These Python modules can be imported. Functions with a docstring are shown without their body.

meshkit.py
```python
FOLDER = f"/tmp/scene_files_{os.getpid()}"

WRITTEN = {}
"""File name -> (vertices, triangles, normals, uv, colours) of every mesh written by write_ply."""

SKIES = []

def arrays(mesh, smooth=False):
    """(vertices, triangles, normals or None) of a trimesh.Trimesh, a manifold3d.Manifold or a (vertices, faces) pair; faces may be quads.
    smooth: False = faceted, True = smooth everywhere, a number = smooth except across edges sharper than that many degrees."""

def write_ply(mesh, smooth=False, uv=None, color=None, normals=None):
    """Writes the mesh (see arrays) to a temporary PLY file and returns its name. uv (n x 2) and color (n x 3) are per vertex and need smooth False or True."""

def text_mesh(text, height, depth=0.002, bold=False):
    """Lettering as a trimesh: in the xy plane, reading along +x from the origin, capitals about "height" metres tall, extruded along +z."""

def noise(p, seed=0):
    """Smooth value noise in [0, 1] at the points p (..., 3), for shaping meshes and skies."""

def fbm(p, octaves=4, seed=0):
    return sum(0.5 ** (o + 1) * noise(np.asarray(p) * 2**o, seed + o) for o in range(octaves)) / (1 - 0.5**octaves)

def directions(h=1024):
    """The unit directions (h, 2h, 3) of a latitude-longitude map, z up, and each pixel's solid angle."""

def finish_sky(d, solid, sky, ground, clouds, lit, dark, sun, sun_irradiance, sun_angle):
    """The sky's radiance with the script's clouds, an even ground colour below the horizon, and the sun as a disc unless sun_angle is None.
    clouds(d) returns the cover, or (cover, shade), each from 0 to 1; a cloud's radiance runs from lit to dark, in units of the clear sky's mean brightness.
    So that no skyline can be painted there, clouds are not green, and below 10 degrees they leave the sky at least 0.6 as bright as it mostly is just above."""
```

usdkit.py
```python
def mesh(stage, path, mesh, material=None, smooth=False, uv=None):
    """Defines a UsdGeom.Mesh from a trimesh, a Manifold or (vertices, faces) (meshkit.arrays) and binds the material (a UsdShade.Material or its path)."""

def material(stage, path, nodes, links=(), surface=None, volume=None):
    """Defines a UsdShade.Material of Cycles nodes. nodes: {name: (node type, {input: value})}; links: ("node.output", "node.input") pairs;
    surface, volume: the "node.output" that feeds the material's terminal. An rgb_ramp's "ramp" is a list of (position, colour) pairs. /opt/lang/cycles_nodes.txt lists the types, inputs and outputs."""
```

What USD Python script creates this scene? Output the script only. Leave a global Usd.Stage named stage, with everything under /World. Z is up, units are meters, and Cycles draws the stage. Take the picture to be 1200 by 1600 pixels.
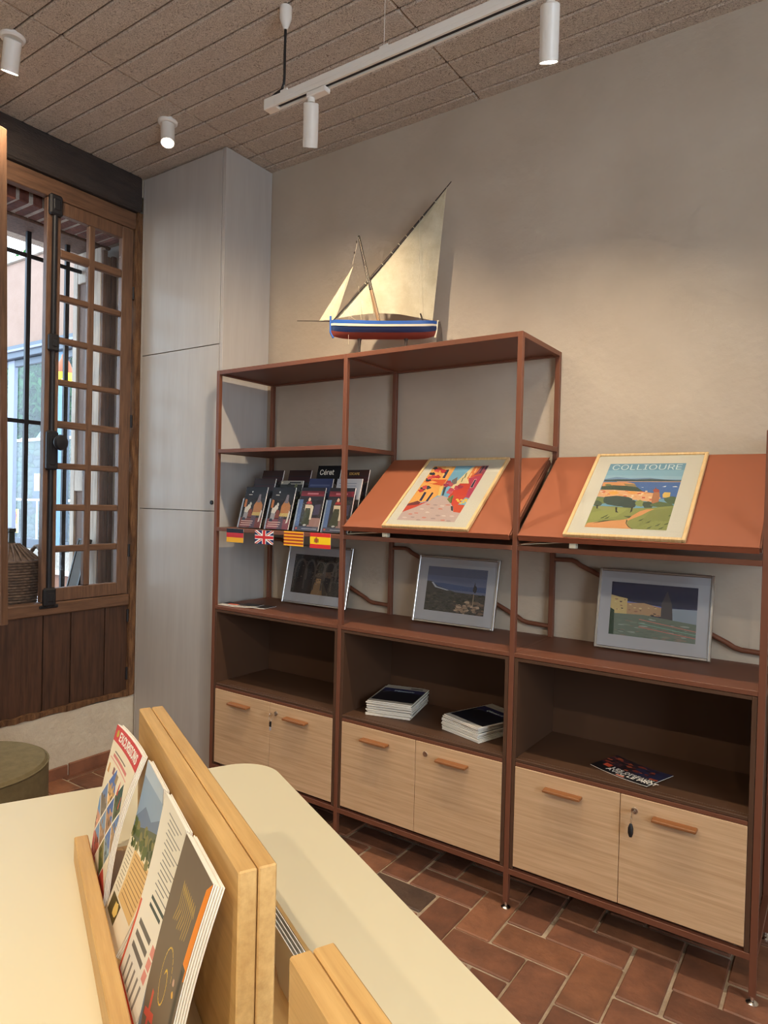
import math, random
import numpy as np
import trimesh
import usdkit, meshkit
from scipy.spatial import ConvexHull
from shapely.geometry import Polygon, box as sbox, LineString, Point
from shapely.ops import unary_union
from shapely import affinity
from pxr import Usd, UsdGeom, UsdLux, UsdShade, Gf, Sdf, Vt

PI = math.pi
rnd = random.Random(7)
stage = Usd.Stage.CreateInMemory()
UsdGeom.SetStageUpAxis(stage, UsdGeom.Tokens.z)
UsdGeom.SetStageMetersPerUnit(stage, 1.0)
world = UsdGeom.Xform.Define(stage, '/World')
stage.SetDefaultPrim(world.GetPrim())
UsdGeom.Scope.Define(stage, '/World/Looks')

# ------------------------------------------------------------------ camera
CAM = np.array([2.6075, -2.6701, 1.4819]); YAW, PITCH, ROLL, FPX = -0.6033, -0.0155, 0.0245, 1054.1
fw = np.array([math.sin(YAW) * math.cos(PITCH), math.cos(YAW) * math.cos(PITCH), math.sin(PITCH)])
r0 = np.array([math.cos(YAW), -math.sin(YAW), 0.0]); u0 = np.cross(r0, fw)
rt = math.cos(ROLL) * r0 + math.sin(ROLL) * u0
up = -math.sin(ROLL) * r0 + math.cos(ROLL) * u0
cam = UsdGeom.Camera.Define(stage, '/World/camera')
m = Gf.Matrix4d(*[float(x) for x in (*rt, 0, *up, 0, *(-fw), 0, *CAM, 1)])
cam.AddTransformOp().Set(m)
cam.CreateHorizontalApertureAttr(36.0); cam.CreateVerticalApertureAttr(48.0)
cam.CreateFocalLengthAttr(36.0 * FPX / 1200.0)
cam.CreateClippingRangeAttr(Gf.Vec2f(0.05, 500.0))
EXPOSURE = -0.08
cam.CreateExposureAttr(EXPOSURE)

# ------------------------------------------------------------------ sky, lights
WARM = (1.0, 0.825, 0.60)
SPOT_W = 2300.0       # radiance scale of the track spots
dome = UsdLux.DomeLight.Define(stage, '/World/sky_light')
dome.CreateIntensityAttr(2.1); dome.CreateColorAttr(Gf.Vec3f(0.60, 0.80, 1.0))
sun = UsdLux.DistantLight.Define(stage, '/World/sun_light')
sun.CreateIntensityAttr(1.3); sun.CreateAngleAttr(0.6); sun.CreateColorAttr(Gf.Vec3f(1.0, 0.95, 0.86))
sd = np.array([-0.45, 0.55, -1.0]); sd /= np.linalg.norm(sd)   # direction the sunlight travels, over our own roof
zz = -sd; xx = np.cross([0, 1, 0], zz); xx /= np.linalg.norm(xx); yy = np.cross(zz, xx)
sun.AddTransformOp().Set(Gf.Matrix4d(*[float(v) for v in (*xx, 0, *yy, 0, *zz, 0, 0, 0, 10, 1)]))

day = UsdLux.RectLight.Define(stage, '/World/daylight_window')       # daylight in the wide window of the right wall
day.CreateWidthAttr(2.2); day.CreateHeightAttr(2.1); day.CreateIntensityAttr(6.4); day.CreateColorAttr(Gf.Vec3f(0.84, 0.89, 1.0))
day.AddTransformOp().Set(Gf.Matrix4d(0, 1, 0, 0, 0, 0, 1, 0, 1, 0, 0, 0, 5.66, -3.4, 2.0, 1))
def disk_lamp(path, pos, direction, radius, intensity, color=WARM):
    L = UsdLux.DiskLight.Define(stage, path)
    L.CreateRadiusAttr(radius); L.CreateIntensityAttr(intensity); L.CreateColorAttr(Gf.Vec3f(*color))
    z = -np.asarray(direction, float); z /= np.linalg.norm(z)
    h = np.array([1.0, 0, 0]) if abs(z[0]) < .9 else np.array([0, 1.0, 0])
    x = np.cross(h, z); x /= np.linalg.norm(x); y = np.cross(z, x)
    L.AddTransformOp().Set(Gf.Matrix4d(*[float(v) for v in (*x, 0, *y, 0, *z, 0, *pos, 1)]))
    return L

# ------------------------------------------------------------------ materials
def lin(r, g, b):
    f = lambda c: (c / 255 / 12.92) if c / 255 <= .04045 else ((c / 255 + .055) / 1.055) ** 2.4
    return (f(r), f(g), f(b))

def mat(name, col, rough=.5, metal=0., bump=None, col2=None, nscale=6., stretch=(1, 1, 1), rot=(0, 0, 0), detail=4, ramp=(.35, .65), vary=0., spec=.5, extra=None):
    """principled material; col2 mixes in by stretched noise; bump=(scale, distance); vary darkens/lightens per object."""
    N = {'p': ('principled_bsdf', {'base_color': col, 'roughness': rough, 'metallic': metal, 'specular_ior_level': spec, **(extra or {})})}
    K = []
    src = None
    if col2 is not None or bump:
        N['g'] = ('geometry', {}); N['mp'] = ('mapping', {'scale': stretch} if not any(rot) else {'mapping_type': 'texture', 'rotation': tuple(-a for a in rot), 'scale': tuple(1 / q for q in stretch)}); K.append(('g.position', 'mp.vector'))
    if col2 is not None:
        N['n'] = ('noise_texture', {'scale': nscale, 'detail': detail, 'roughness': .6}); K.append(('mp.vector', 'n.vector'))
        N['r'] = ('rgb_ramp', {'ramp': [(ramp[0], col), (ramp[1], col2)]}); K.append(('n.fac', 'r.fac')); src = 'r.color'
    if vary:
        N['oi'] = ('object_info', {})
        N['mr'] = ('map_range', {'from_min': 0., 'from_max': 1., 'to_min': 1 - vary, 'to_max': 1 + vary}); K.append(('oi.random', 'mr.value'))
        N['hs'] = ('hsv', {'color': col}); K.append(('mr.result', 'hs.value'))
        if src: K.append((src, 'hs.color'))
        src = 'hs.color'
    if src: K.append((src, 'p.base_color'))
    if bump:
        N['bn'] = ('noise_texture', {'scale': bump[0], 'detail': 3.}); K.append(('mp.vector', 'bn.vector'))
        N['b'] = ('bump', {'strength': 1., 'distance': bump[1]}); K += [('bn.fac', 'b.height'), ('b.normal', 'p.normal')]
    return usdkit.material(stage, '/World/Looks/' + name, N, K, 'p.BSDF')

HROT = (0, 0, math.radians(26.3))
M = {}
M['rust_panel'] = mat('rust_display_panel', lin(146, 84, 58), .5, spec=.3)
M['rust'] = mat('rust_metal', lin(112, 68, 49), .45, bump=(900, .0002), spec=.4)
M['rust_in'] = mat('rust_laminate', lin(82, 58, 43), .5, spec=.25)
M['door'] = mat('light_oak_front', lin(212, 178, 140), .5, col2=lin(186, 150, 112), nscale=3, stretch=(1.2, 1, 34), bump=None, detail=6, ramp=(.3, .72))
M['tan'] = mat('tan_handle', lin(142, 90, 50), .5)
M['oak'] = mat('oak_board', lin(214, 174, 112), .45, col2=lin(190, 148, 90), nscale=4, stretch=(2, 30, 30), rot=HROT, detail=5, ramp=(.3, .75))
M['oak_in'] = mat('oak_inside', lin(206, 168, 112), .5, col2=lin(186, 146, 90), nscale=4, stretch=(2, 30, 30), rot=HROT, detail=5, ramp=(.3, .75))
M['white_top'] = mat('white_laminate', lin(226, 215, 182), .34, spec=.4)
M['plaster'] = mat('plaster_wall', lin(190, 176, 158), .9, bump=(30, .0022), col2=lin(178, 163, 145), nscale=2.2, ramp=(.35, .7), detail=8)
M['white_wall'] = mat('white_wall_paint', lin(232, 226, 216), .9)
M['plaster_l'] = mat('plaster_left', lin(214, 202, 180), .9, bump=(30, .006), col2=lin(196, 180, 156), nscale=3, detail=8)
M['lac'] = mat('white_cupboard', lin(186, 180, 173), .38, col2=lin(180, 173, 166), nscale=4, stretch=(6, 6, .6), spec=.35)
M['white_paint'] = mat('white_paint', lin(235, 228, 218), .4)
M['black'] = mat('black_plastic', lin(26, 25, 26), .45)
M['iron'] = mat('black_iron', lin(38, 36, 38), .5, .3)
M['chrome'] = mat('chrome', lin(225, 222, 215), .18, 1.)
M['alu'] = mat('silver_frame_metal', lin(205, 203, 200), .25, 1.)
M['pine'] = mat('old_pine', lin(118, 84, 60), .5, col2=lin(90, 62, 43), nscale=5, stretch=(12, 12, 1.2), detail=6, bump=(60, .0008))
M['pineh'] = mat('old_pine_rail', lin(118, 84, 60), .5, col2=lin(90, 62, 43), nscale=5, stretch=(12, 1.2, 12), detail=6, bump=(60, .0008))
M['rough'] = mat('rough_timber', lin(128, 90, 56), .85, col2=lin(88, 56, 32), nscale=7, stretch=(6, 6, 1.2), detail=8, bump=(45, .006), ramp=(.38, .62))
M['beam'] = mat('dark_beam', lin(62, 50, 44), .8, col2=lin(46, 38, 34), nscale=5, stretch=(6, 1, 6), bump=(40, .004))
M['stain'] = mat('stained_plank', lin(84, 55, 38), .5, col2=lin(58, 37, 25), nscale=6, stretch=(9, 9, .8), detail=7, bump=(50, .0008), vary=.12)
M['grout'] = mat('floor_grout', lin(188, 168, 144), .95, bump=(60, .004), col2=lin(150, 130, 108), nscale=12)
for i, (a, b2) in enumerate([((140, 92, 68), (112, 74, 56)), ((130, 84, 62), (102, 68, 52)), ((148, 98, 70), (120, 80, 58)), ((98, 76, 62), (80, 62, 52))]):
    M['tile%d' % i] = mat('terracotta_%d' % i, lin(*a), .5, col2=lin(*b2), nscale=9, detail=7, bump=(35, .0025), vary=.15)
def pane_mat(name, tint, rough):
    """thin clear sheet: transparent, with a mirror reflection that grows towards grazing angles"""
    return usdkit.material(stage, '/World/Looks/' + name, {'w': ('layer_weight', {'blend': .5}), 'q': ('math', {'math_type': 'power', 'value2': 5.}), 'a': ('math', {'math_type': 'multiply_add', 'value2': .46, 'value3': .022}),
        't': ('transparent_bsdf', {'color': tint}), 'g': ('glossy_bsdf', {'color': (1., 1., 1.), 'roughness': rough}), 'm': ('mix_closure', {})},
        [('w.facing', 'q.value1'), ('q.value', 'a.value1'), ('a.value', 'm.fac'), ('t.BSDF', 'm.closure1'), ('g.BSDF', 'm.closure2')], 'm.closure')
M['acryl'] = pane_mat('clear_acrylic', (.985, .99, .99), .03)
M['glass'] = pane_mat('window_glass', (.985, .99, .985), 0.)
M['acryl_edge'] = mat('acrylic_edge', lin(196, 208, 226), .2, extra={'transmission_weight': .5})
M['print'] = usdkit.material(stage, '/World/Looks/print', {'a': ('attribute', {'attribute': 'Cd'}), 'p': ('principled_bsdf', {'roughness': .45, 'specular_ior_level': .35})}, [('a.color', 'p.base_color')], 'p.BSDF')
M['paper'] = mat('paper', lin(236, 230, 218), .8)
M['matboard'] = mat('mat_board', lin(186, 181, 168), .8)
M['matgrey'] = mat('grey_mat_board', lin(170, 168, 172), .8)
M['pale_wood'] = mat('pale_pine_frame', lin(214, 184, 136), .5, col2=lin(198, 164, 112), nscale=6, stretch=(20, 3, 3))
M['linen'] = mat('sail_cloth', lin(206, 194, 166), .9, col2=lin(190, 176, 146), nscale=12, bump=(160, .0012))
M['blue'] = mat('hull_blue', lin(38, 84, 158), .45)
M['navy'] = mat('hull_navy', lin(28, 46, 86), .45)
M['hullred'] = mat('hull_red', lin(128, 56, 44), .5)
M['cream'] = mat('cream_paint', lin(226, 214, 186), .5)
M['mast'] = mat('dark_mast', lin(64, 48, 38), .6, col2=lin(44, 34, 28), nscale=40)
M['mastlight'] = mat('bare_mast', lin(140, 108, 76), .6)
M['thread'] = mat('rigging_thread', lin(206, 194, 168), .9)
M['pouf'] = mat('pouf_fabric', lin(122, 108, 76), .9, bump=(400, .001), col2=lin(110, 98, 68), nscale=30)
M['wicker'] = mat('wicker', lin(112, 88, 70), .7, col2=lin(76, 58, 46), nscale=30, vary=.15)
M['bottle'] = mat('dark_bottle', lin(40, 44, 40), .15)
M['brick'] = mat('old_brick', lin(122, 72, 58), .9, col2=lin(88, 52, 44), nscale=14, bump=(60, .004), vary=.15)
M['mortar'] = mat('lime_mortar', lin(188, 178, 166), .95, bump=(50, .006), col2=lin(150, 140, 130), nscale=10)
M['greywood'] = mat('weathered_wood', lin(196, 178, 160), .7, col2=lin(164, 144, 128), nscale=6, stretch=(10, 10, 1), detail=6)
M['brownwood'] = mat('brown_weathered_wood', lin(112, 82, 66), .75, col2=lin(84, 60, 48), nscale=6, stretch=(12, 12, 1), detail=6)
M['reveal'] = mat('grey_render', lin(186, 180, 176), .9, bump=(40, .004))
M['salmon'] = mat('salmon_render', lin(152, 122, 106), .9, col2=lin(144, 114, 98), nscale=4, bump=(60, .002))
M['slate'] = mat('slate_grey_steel', lin(74, 80, 92), .45)
M['violet'] = mat('grey_frame', lin(128, 130, 146), .45)
M['bluegrey'] = mat('blue_grey_frame', lin(92, 128, 160), .45)
M['trunk'] = mat('bark', lin(92, 76, 60), .9)
M['shade'] = mat('terracotta_shade', lin(196, 112, 76), .6)
M['glowband'] = usdkit.material(stage, '/World/Looks/lit_yellow_inside', {'p': ('principled_bsdf', {'base_color': lin(240, 180, 30), 'emission_color': (1., .62, .06), 'emission_strength': 1.6})}, [], 'p.BSDF')
M['bulb'] = usdkit.material(stage, '/World/Looks/lit_bulb', {'e': ('emission', {'color': (1., .86, .62), 'strength': 14.})}, [], 'e.emission')
M['lens'] = usdkit.material(stage, '/World/Looks/lit_lens', {'e': ('emission', {'color': (1., .86, .66), 'strength': 9.})}, [], 'e.emission')
M['stone'] = usdkit.material(stage, '/World/Looks/stone_wall', {'g': ('geometry', {}), 'mp': ('mapping', {'scale': (1., 1., 2.2)}), 'v': ('voronoi_texture', {'scale': 3.2, 'feature': 'distance_to_edge'}), 'v2': ('voronoi_texture', {'scale': 3.2}),
    'r': ('rgb_ramp', {'ramp': [(0., lin(48, 52, 52)), (.06, lin(80, 88, 86)), (1., lin(94, 102, 98))]}), 'mx': ('mix', {'mix_type': 'multiply', 'fac': .25}), 'p': ('principled_bsdf', {'roughness': .9}), 'b': ('bump', {'distance': .04})},
    [('g.position', 'mp.vector'), ('mp.vector', 'v.vector'), ('mp.vector', 'v2.vector'), ('v.distance', 'r.fac'), ('r.color', 'mx.color1'), ('v2.color', 'mx.color2'), ('mx.color', 'p.base_color'), ('v.distance', 'b.height'), ('b.normal', 'p.normal')], 'p.BSDF')
M['leaf'] = usdkit.material(stage, '/World/Looks/leaf', {'o': ('geometry', {}), 'r': ('rgb_ramp', {'ramp': [(0., lin(60, 104, 56)), (1., lin(124, 156, 92))]}), 'd': ('diffuse_bsdf', {}), 't': ('translucent_bsdf', {}), 'm': ('mix_closure', {'fac': .4})},
    [('o.random_per_island', 'r.fac'), ('r.color', 'd.color'), ('r.color', 't.color'), ('d.BSDF', 'm.closure1'), ('t.BSDF', 'm.closure2')], 'm.closure')
# wood-wool ceiling boards: matted fibres
M['woodwool'] = usdkit.material(stage, '/World/Looks/wood_wool', {'g': ('geometry', {}),
    'n1': ('noise_texture', {'scale': 78., 'detail': 3., 'roughness': .7, 'distortion': 2.6}), 'v': ('voronoi_texture', {'scale': 150., 'feature': 'distance_to_edge'}),
    'r1': ('rgb_ramp', {'ramp': [(.34, lin(138, 122, 108)), (.45, lin(214, 198, 181)), (.68, lin(240, 227, 211))]}),
    'r2': ('rgb_ramp', {'ramp': [(0., (.7, .7, .7)), (.18, (1., 1., 1.))]}), 'mx': ('mix', {'mix_type': 'multiply', 'fac': .7}),
    'b': ('bump', {'distance': .006, 'strength': .9}), 'p': ('principled_bsdf', {'roughness': .95, 'specular_ior_level': .1})},
    [('g.position', 'n1.vector'), ('g.position', 'v.vector'), ('n1.fac', 'r1.fac'), ('v.distance', 'r2.fac'), ('r1.color', 'mx.color1'), ('r2.color', 'mx.color2'), ('mx.color', 'p.base_color'), ('n1.fac', 'b.height'), ('b.normal', 'p.normal')], 'p.BSDF')

# ------------------------------------------------------------------ mesh helpers
_sg = [(x, y, z) for x in (-1, 1) for y in (-1, 1) for z in (-1, 1)]
def _cham_topology():
    v = []
    for x, y, z in _sg:
        v += [(x, y * .8, z * .8), (x * .8, y, z * .8), (x * .8, y * .8, z)]
    v = np.array(v); h = ConvexHull(v); f = h.simplices.copy()
    for i, t in enumerate(f):
        n = np.cross(v[t[1]] - v[t[0]], v[t[2]] - v[t[0]])
        if n @ v[t].mean(0) < 0: f[i] = t[::-1]
    return f
_CF = _cham_topology()
_SG = np.repeat(np.array(_sg, float), 3, 0)
_IN = np.tile(1 - np.eye(3), (8, 1))

class MB:
    """collects shapes into one mesh"""
    def __init__(s): s.v = []; s.f = []; s.n = 0
    def add(s, v, f):
        v = np.asarray(v, float); f = np.asarray(f, int)
        if f.shape[1] == 4: f = np.vstack([f[:, [0, 1, 2]], f[:, [0, 2, 3]]])
        s.v.append(v); s.f.append(f + s.n); s.n += len(v); return s
    def box(s, x0, x1, y0, y1, z0, z1, c=.0015):
        lo = np.array([min(x0, x1), min(y0, y1), min(z0, z1)]); hi = np.array([max(x0, x1), max(y0, y1), max(z0, z1)])
        h = (hi - lo) / 2; c = min(c, h.min() * .6)
        return s.add((lo + hi) / 2 + _SG * (h - _IN * c), _CF)
    def obox(s, o, ax, ay, az, hx, hy, hz, c=.001):
        """oriented chamfered box: centre o, unit axes, half sizes"""
        h = np.array([hx, hy, hz]); c = min(c, h.min() * .6)
        L = _SG * (h - _IN * c)
        A = np.array([ax, ay, az], float)
        if np.linalg.det(A) < 0: A = A * 1.0; A[2] = -A[2]
        return s.add(np.asarray(o) + L @ A, _CF)
    def tube(s, pts, r, n=10, caps=True):
        P = np.asarray(pts, float); R = np.broadcast_to(r, len(P)); T = np.gradient(P, axis=0); T /= np.linalg.norm(T, axis=1)[:, None]
        h = np.array([0, 0, 1.]) if abs(T[0][2]) < .9 else np.array([1., 0, 0]); V = []
        for i in range(len(P)):
            a = np.cross(T[i], h); a /= np.linalg.norm(a); b = np.cross(T[i], a); h = np.cross(a, T[i])
            t = np.arange(n) * 2 * PI / n
            V.append(P[i] + R[i] * (np.cos(t)[:, None] * a + np.sin(t)[:, None] * b))
        V = np.vstack(V); F = []
        for i in range(len(P) - 1):
            for k in range(n):
                a, b = i * n + k, i * n + (k + 1) % n
                F.append((a, b, b + n, a + n))
        F = np.array(F); F = np.vstack([F[:, [0, 1, 2]], F[:, [0, 2, 3]]])
        if caps:
            c0, c1 = len(V), len(V) + 1; V = np.vstack([V, P[0], P[-1]]); e = (len(P) - 1) * n
            F = np.vstack([F, [(c0, (k + 1) % n, k) for k in range(n)], [(c1, e + k, e + (k + 1) % n) for k in range(n)]])
        return s.add(V, F)
    def lathe(s, prof, o=(0, 0, 0), axis=(0, 0, 1), n=32):
        prof = np.asarray(prof, float); z = np.asarray(axis, float); z /= np.linalg.norm(z)
        h = np.array([1., 0, 0]) if abs(z[0]) < .9 else np.array([0, 1., 0]); x = np.cross(h, z); x /= np.linalg.norm(x); y = np.cross(z, x)
        t = np.arange(n) * 2 * PI / n; ring = np.cos(t)[:, None] * x + np.sin(t)[:, None] * y
        V = np.vstack([np.asarray(o) + r * ring + zz_ * z for r, zz_ in prof]); F = []
        for i in range(len(prof) - 1):
            for k in range(n):
                a, b = i * n + k, i * n + (k + 1) % n; F.append((a, b, b + n, a + n))
        return s.add(V, F)
    def prism(s, poly, fn, depth):
        """polygon (list or shapely) extruded 0..depth; fn maps (u, v, w) arrays to points"""
        g = poly if hasattr(poly, 'exterior') else Polygon(poly)
        t = trimesh.creation.extrude_polygon(g, depth, engine='earcut')
        V = np.array(t.vertices); W = np.asarray(fn(V[:, 0], V[:, 1], V[:, 2]))
        F = np.array(t.faces)
        a = W[F]; vol = np.einsum('ij,ij->i', a[:, 0], np.cross(a[:, 1], a[:, 2])).sum()
        return s.add(W, F if vol > 0 else F[:, ::-1])
    def mesh(s): return np.vstack(s.v), np.vstack(s.f)

def BX(*a, **k): return MB().box(*a, **k).mesh()

names = {}
def upath(parent, name):
    n = names.get((parent, name), 0); names[(parent, name)] = n + 1
    return f'{parent}/{name}' + (f'_{n:03d}' if n else '')
def tag(prim, label=None, cat=None, group=None, kind=None):
    p = prim.GetPrim() if hasattr(prim, 'GetPrim') else prim
    for k, v in (('label', label), ('category', cat), ('group', group), ('kind', kind)):
        if v: p.SetCustomDataByKey(k, v)
    return p

class Thing:
    def __init__(s, name, label=None, cat=None, loc=(0, 0, 0), rotz=0., group=None, kind=None):
        s.path = upath('/World', name); s.loc = np.asarray(loc, float); s.rz = rotz
        x = UsdGeom.Xform.Define(stage, s.path); x.AddTranslateOp().Set(Gf.Vec3d(*map(float, loc)))
        if rotz: x.AddRotateZOp().Set(math.degrees(rotz))
        c, n = math.cos(rotz), math.sin(rotz); s.R = np.array([[c, -n, 0], [n, c, 0], [0, 0, 1.]])
        s.prim = tag(x, label, cat, group, kind)
    def add(s, name, mesh, material, parent=None, smooth=False, label=None, local=False, cd=None, kind=None):
        v, f = mesh.mesh() if isinstance(mesh, MB) else mesh
        v = np.asarray(v, float)
        if not local: v = (v - s.loc) @ s.R
        p = upath(parent or s.path, name)
        usd_mesh(p, v, f, material, smooth, cd)
        tag(stage.GetPrimAtPath(p), label, kind=kind)
        return p

def usd_mesh(p, v, f, material, smooth=False, cd=None):
    if cd is None:
        return usdkit.mesh(stage, p, (v, f), material, smooth)
    g = usdkit.mesh(stage, p, (v, f), material, False)
    UsdGeom.PrimvarsAPI(g).CreatePrimvar('Cd', Sdf.ValueTypeNames.Color3fArray, 'vertex').Set(Vt.Vec3fArray.FromNumpy(np.asarray(cd, np.float32)))
    return g
def solo(name, mesh, material, label=None, cat=None, group=None, kind=None, smooth=False):
    v, f = mesh.mesh() if isinstance(mesh, MB) else mesh
    v = np.asarray(v, float); o = np.array([v[:, 0].mean(), v[:, 1].mean(), v[:, 2].min()])
    p = upath('/World', name); g = usd_mesh(p, v - o, f, material, smooth)
    UsdGeom.Xformable(g).AddTranslateOp().Set(Gf.Vec3d(*map(float, o)))
    tag(g, label, cat, group, kind); return p
def dup(src, name, loc, rotz, label, group=None, cat=None):
    p = upath('/World', name); x = UsdGeom.Xform.Define(stage, p)
    x.GetPrim().GetReferences().AddInternalReference(src.path)
    x.ClearXformOpOrder(); x.AddTranslateOp().Set(Gf.Vec3d(*map(float, loc))); x.AddRotateZOp().Set(math.degrees(rotz))
    x.GetPrim().SetInstanceable(True); tag(x, label, cat, group); return p

# ------------------------------------------------------------------ flat print: coloured regions, painter's order
def polys(g):
    if g.is_empty: return []
    return [q for q in getattr(g, 'geoms', [g]) if q.geom_type == 'Polygon' and q.area > 1e-7]
def flat_print(layers, fn, strips=1, axis=0, cross=1):
    """layers: (polygon in the unit square, rgb255) from bottom to top. fn(u, v) -> points. Returns v, f, colours."""
    page = sbox(0, 0, 1, 1); above = Polygon(); V = []; F = []; Cc = []; n = 0
    for pg, col in reversed(layers):
        g = pg if hasattr(pg, 'geom_type') else Polygon(pg)
        g = g.buffer(0).intersection(page); vis = g.difference(above); above = above.union(g)
        for k in range(strips * cross):
            i_, j_ = k % strips, k // strips; a0, a1, b0, b1 = i_ / strips, (i_ + 1) / strips, j_ / cross, (j_ + 1) / cross
            cell = vis if strips * cross == 1 else vis.intersection(sbox(a0, b0, a1, b1) if axis == 0 else sbox(b0, a0, b1, a1))
            for q in polys(cell):
                try: v2, f2 = trimesh.creation.triangulate_polygon(q, engine='earcut')
                except Exception: continue
                if not len(f2): continue
                V.append(v2); F.append(np.asarray(f2) + n); n += len(v2); Cc.append(np.tile(lin(*col), (len(v2), 1)))
    V = np.vstack(V); F = np.vstack(F); W = np.asarray(fn(V[:, 0], V[:, 1]))
    return W, F, np.vstack(Cc)
def lettering(text, h, fn, u, v, ang=0., bold=True, aspect=1.):
    """text in page units (height h in v); aspect = page width / height"""
    t = meshkit.text_mesh(text, 1.0, depth=.02, bold=bold); P = np.array(t.vertices)
    x, y, z = P[:, 0] * h / aspect, P[:, 1] * h, P[:, 2]
    c, s_ = math.cos(ang), math.sin(ang); X = u + c * x - s_ * y; Y = v + s_ * x + c * y
    return np.asarray(fn(X, Y, .0004 + z * .02)), np.array(t.faces)
def text_width(text, bold=True):
    return meshkit.text_mesh(text, 1.0, bold=bold).bounds[1][0]
def blob(cx, cy, rx, ry, seed, n=11, j=.35):
    r_ = random.Random(seed)
    return Polygon([(cx + rx * (1 - j * r_.random()) * math.cos(2 * PI * k / n), cy + ry * (1 - j * r_.random()) * math.sin(2 * PI * k / n)) for k in range(n)])
def speckle(seed, n, x0, x1, y0, y1, s0, s1, cols, flat=.6):
    r_ = random.Random(seed)
    return [(blob(r_.uniform(x0, x1), r_.uniform(y0, y1), (s := r_.uniform(s0, s1)), s * flat, r_.random(), 7), r_.choice(cols)) for _ in range(n)]
RECT = lambda x0, y0, x1, y1: sbox(x0, y0, x1, y1)

# ================================================================== STRUCTURE
ZC = 3.27; YW = .03; XL = -.74
# ---- floor: terracotta tiles laid in herringbone, unit 137 mm
U = .1372
floor = Thing('floor', kind='structure')
floor.add('grout', BX(XL - .02, 5.6, -6.2, YW + .02, -.12, -.006, c=0), M['grout'])
far = MB()
rt_ = random.Random(3); wob = lambda: rt_.uniform(-.0035, .0035)
def tile_mesh(mb, x0, y0, w, h):
    g = .0048; z = .0 + rt_.uniform(-.0015, .0010)
    x0, x1, y0, y1 = max(x0, XL - .01), min(x0 + w, 5.6), y0, min(y0 + h, YW + .01)
    if x1 - x0 < .03 or y1 - y0 < .03: return False
    a = MB().box(x0 + g + wob() * .9, x1 - g + wob() * .9, y0 + g + wob() * .9, y1 - g + wob() * .9, -.02, z, c=.004); mb.v += a.v; mb.f += [f + mb.n for f in a.f]; mb.n += a.n
    return True
for i in range(-60, 70):
    for mm in range(-30, 30):
        hx, hy = 12 * U + (i + 2 * mm) * U, -.4485 - U + (i - 2 * mm) * U
        for (tx, ty, w, h) in ((hx, hy, 2 * U, U), (hx, hy + U, U, 2 * U)):
            if tx + w < XL or tx > 5.6 or ty + h < -6.2 or ty > YW: continue
            near = tx + w > XL and tx < 3.0 and ty + h > -1.75 and not (tx < .6 and ty < -1.45)
            if near:
                b = MB()
                if tile_mesh(b, tx, ty, w, h):
                    dark = (tx < 1.30 < tx + w and ty < -.52 < ty + h) or rt_.random() < .02
                    floor.add('tile', b, M['tile3' if dark else 'tile%d' % rt_.choice((0, 0, 1, 1, 2))])
            else: tile_mesh(far, tx, ty, w, h)
floor.add('tiles', far, M['tile1'], kind='stuff')

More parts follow.
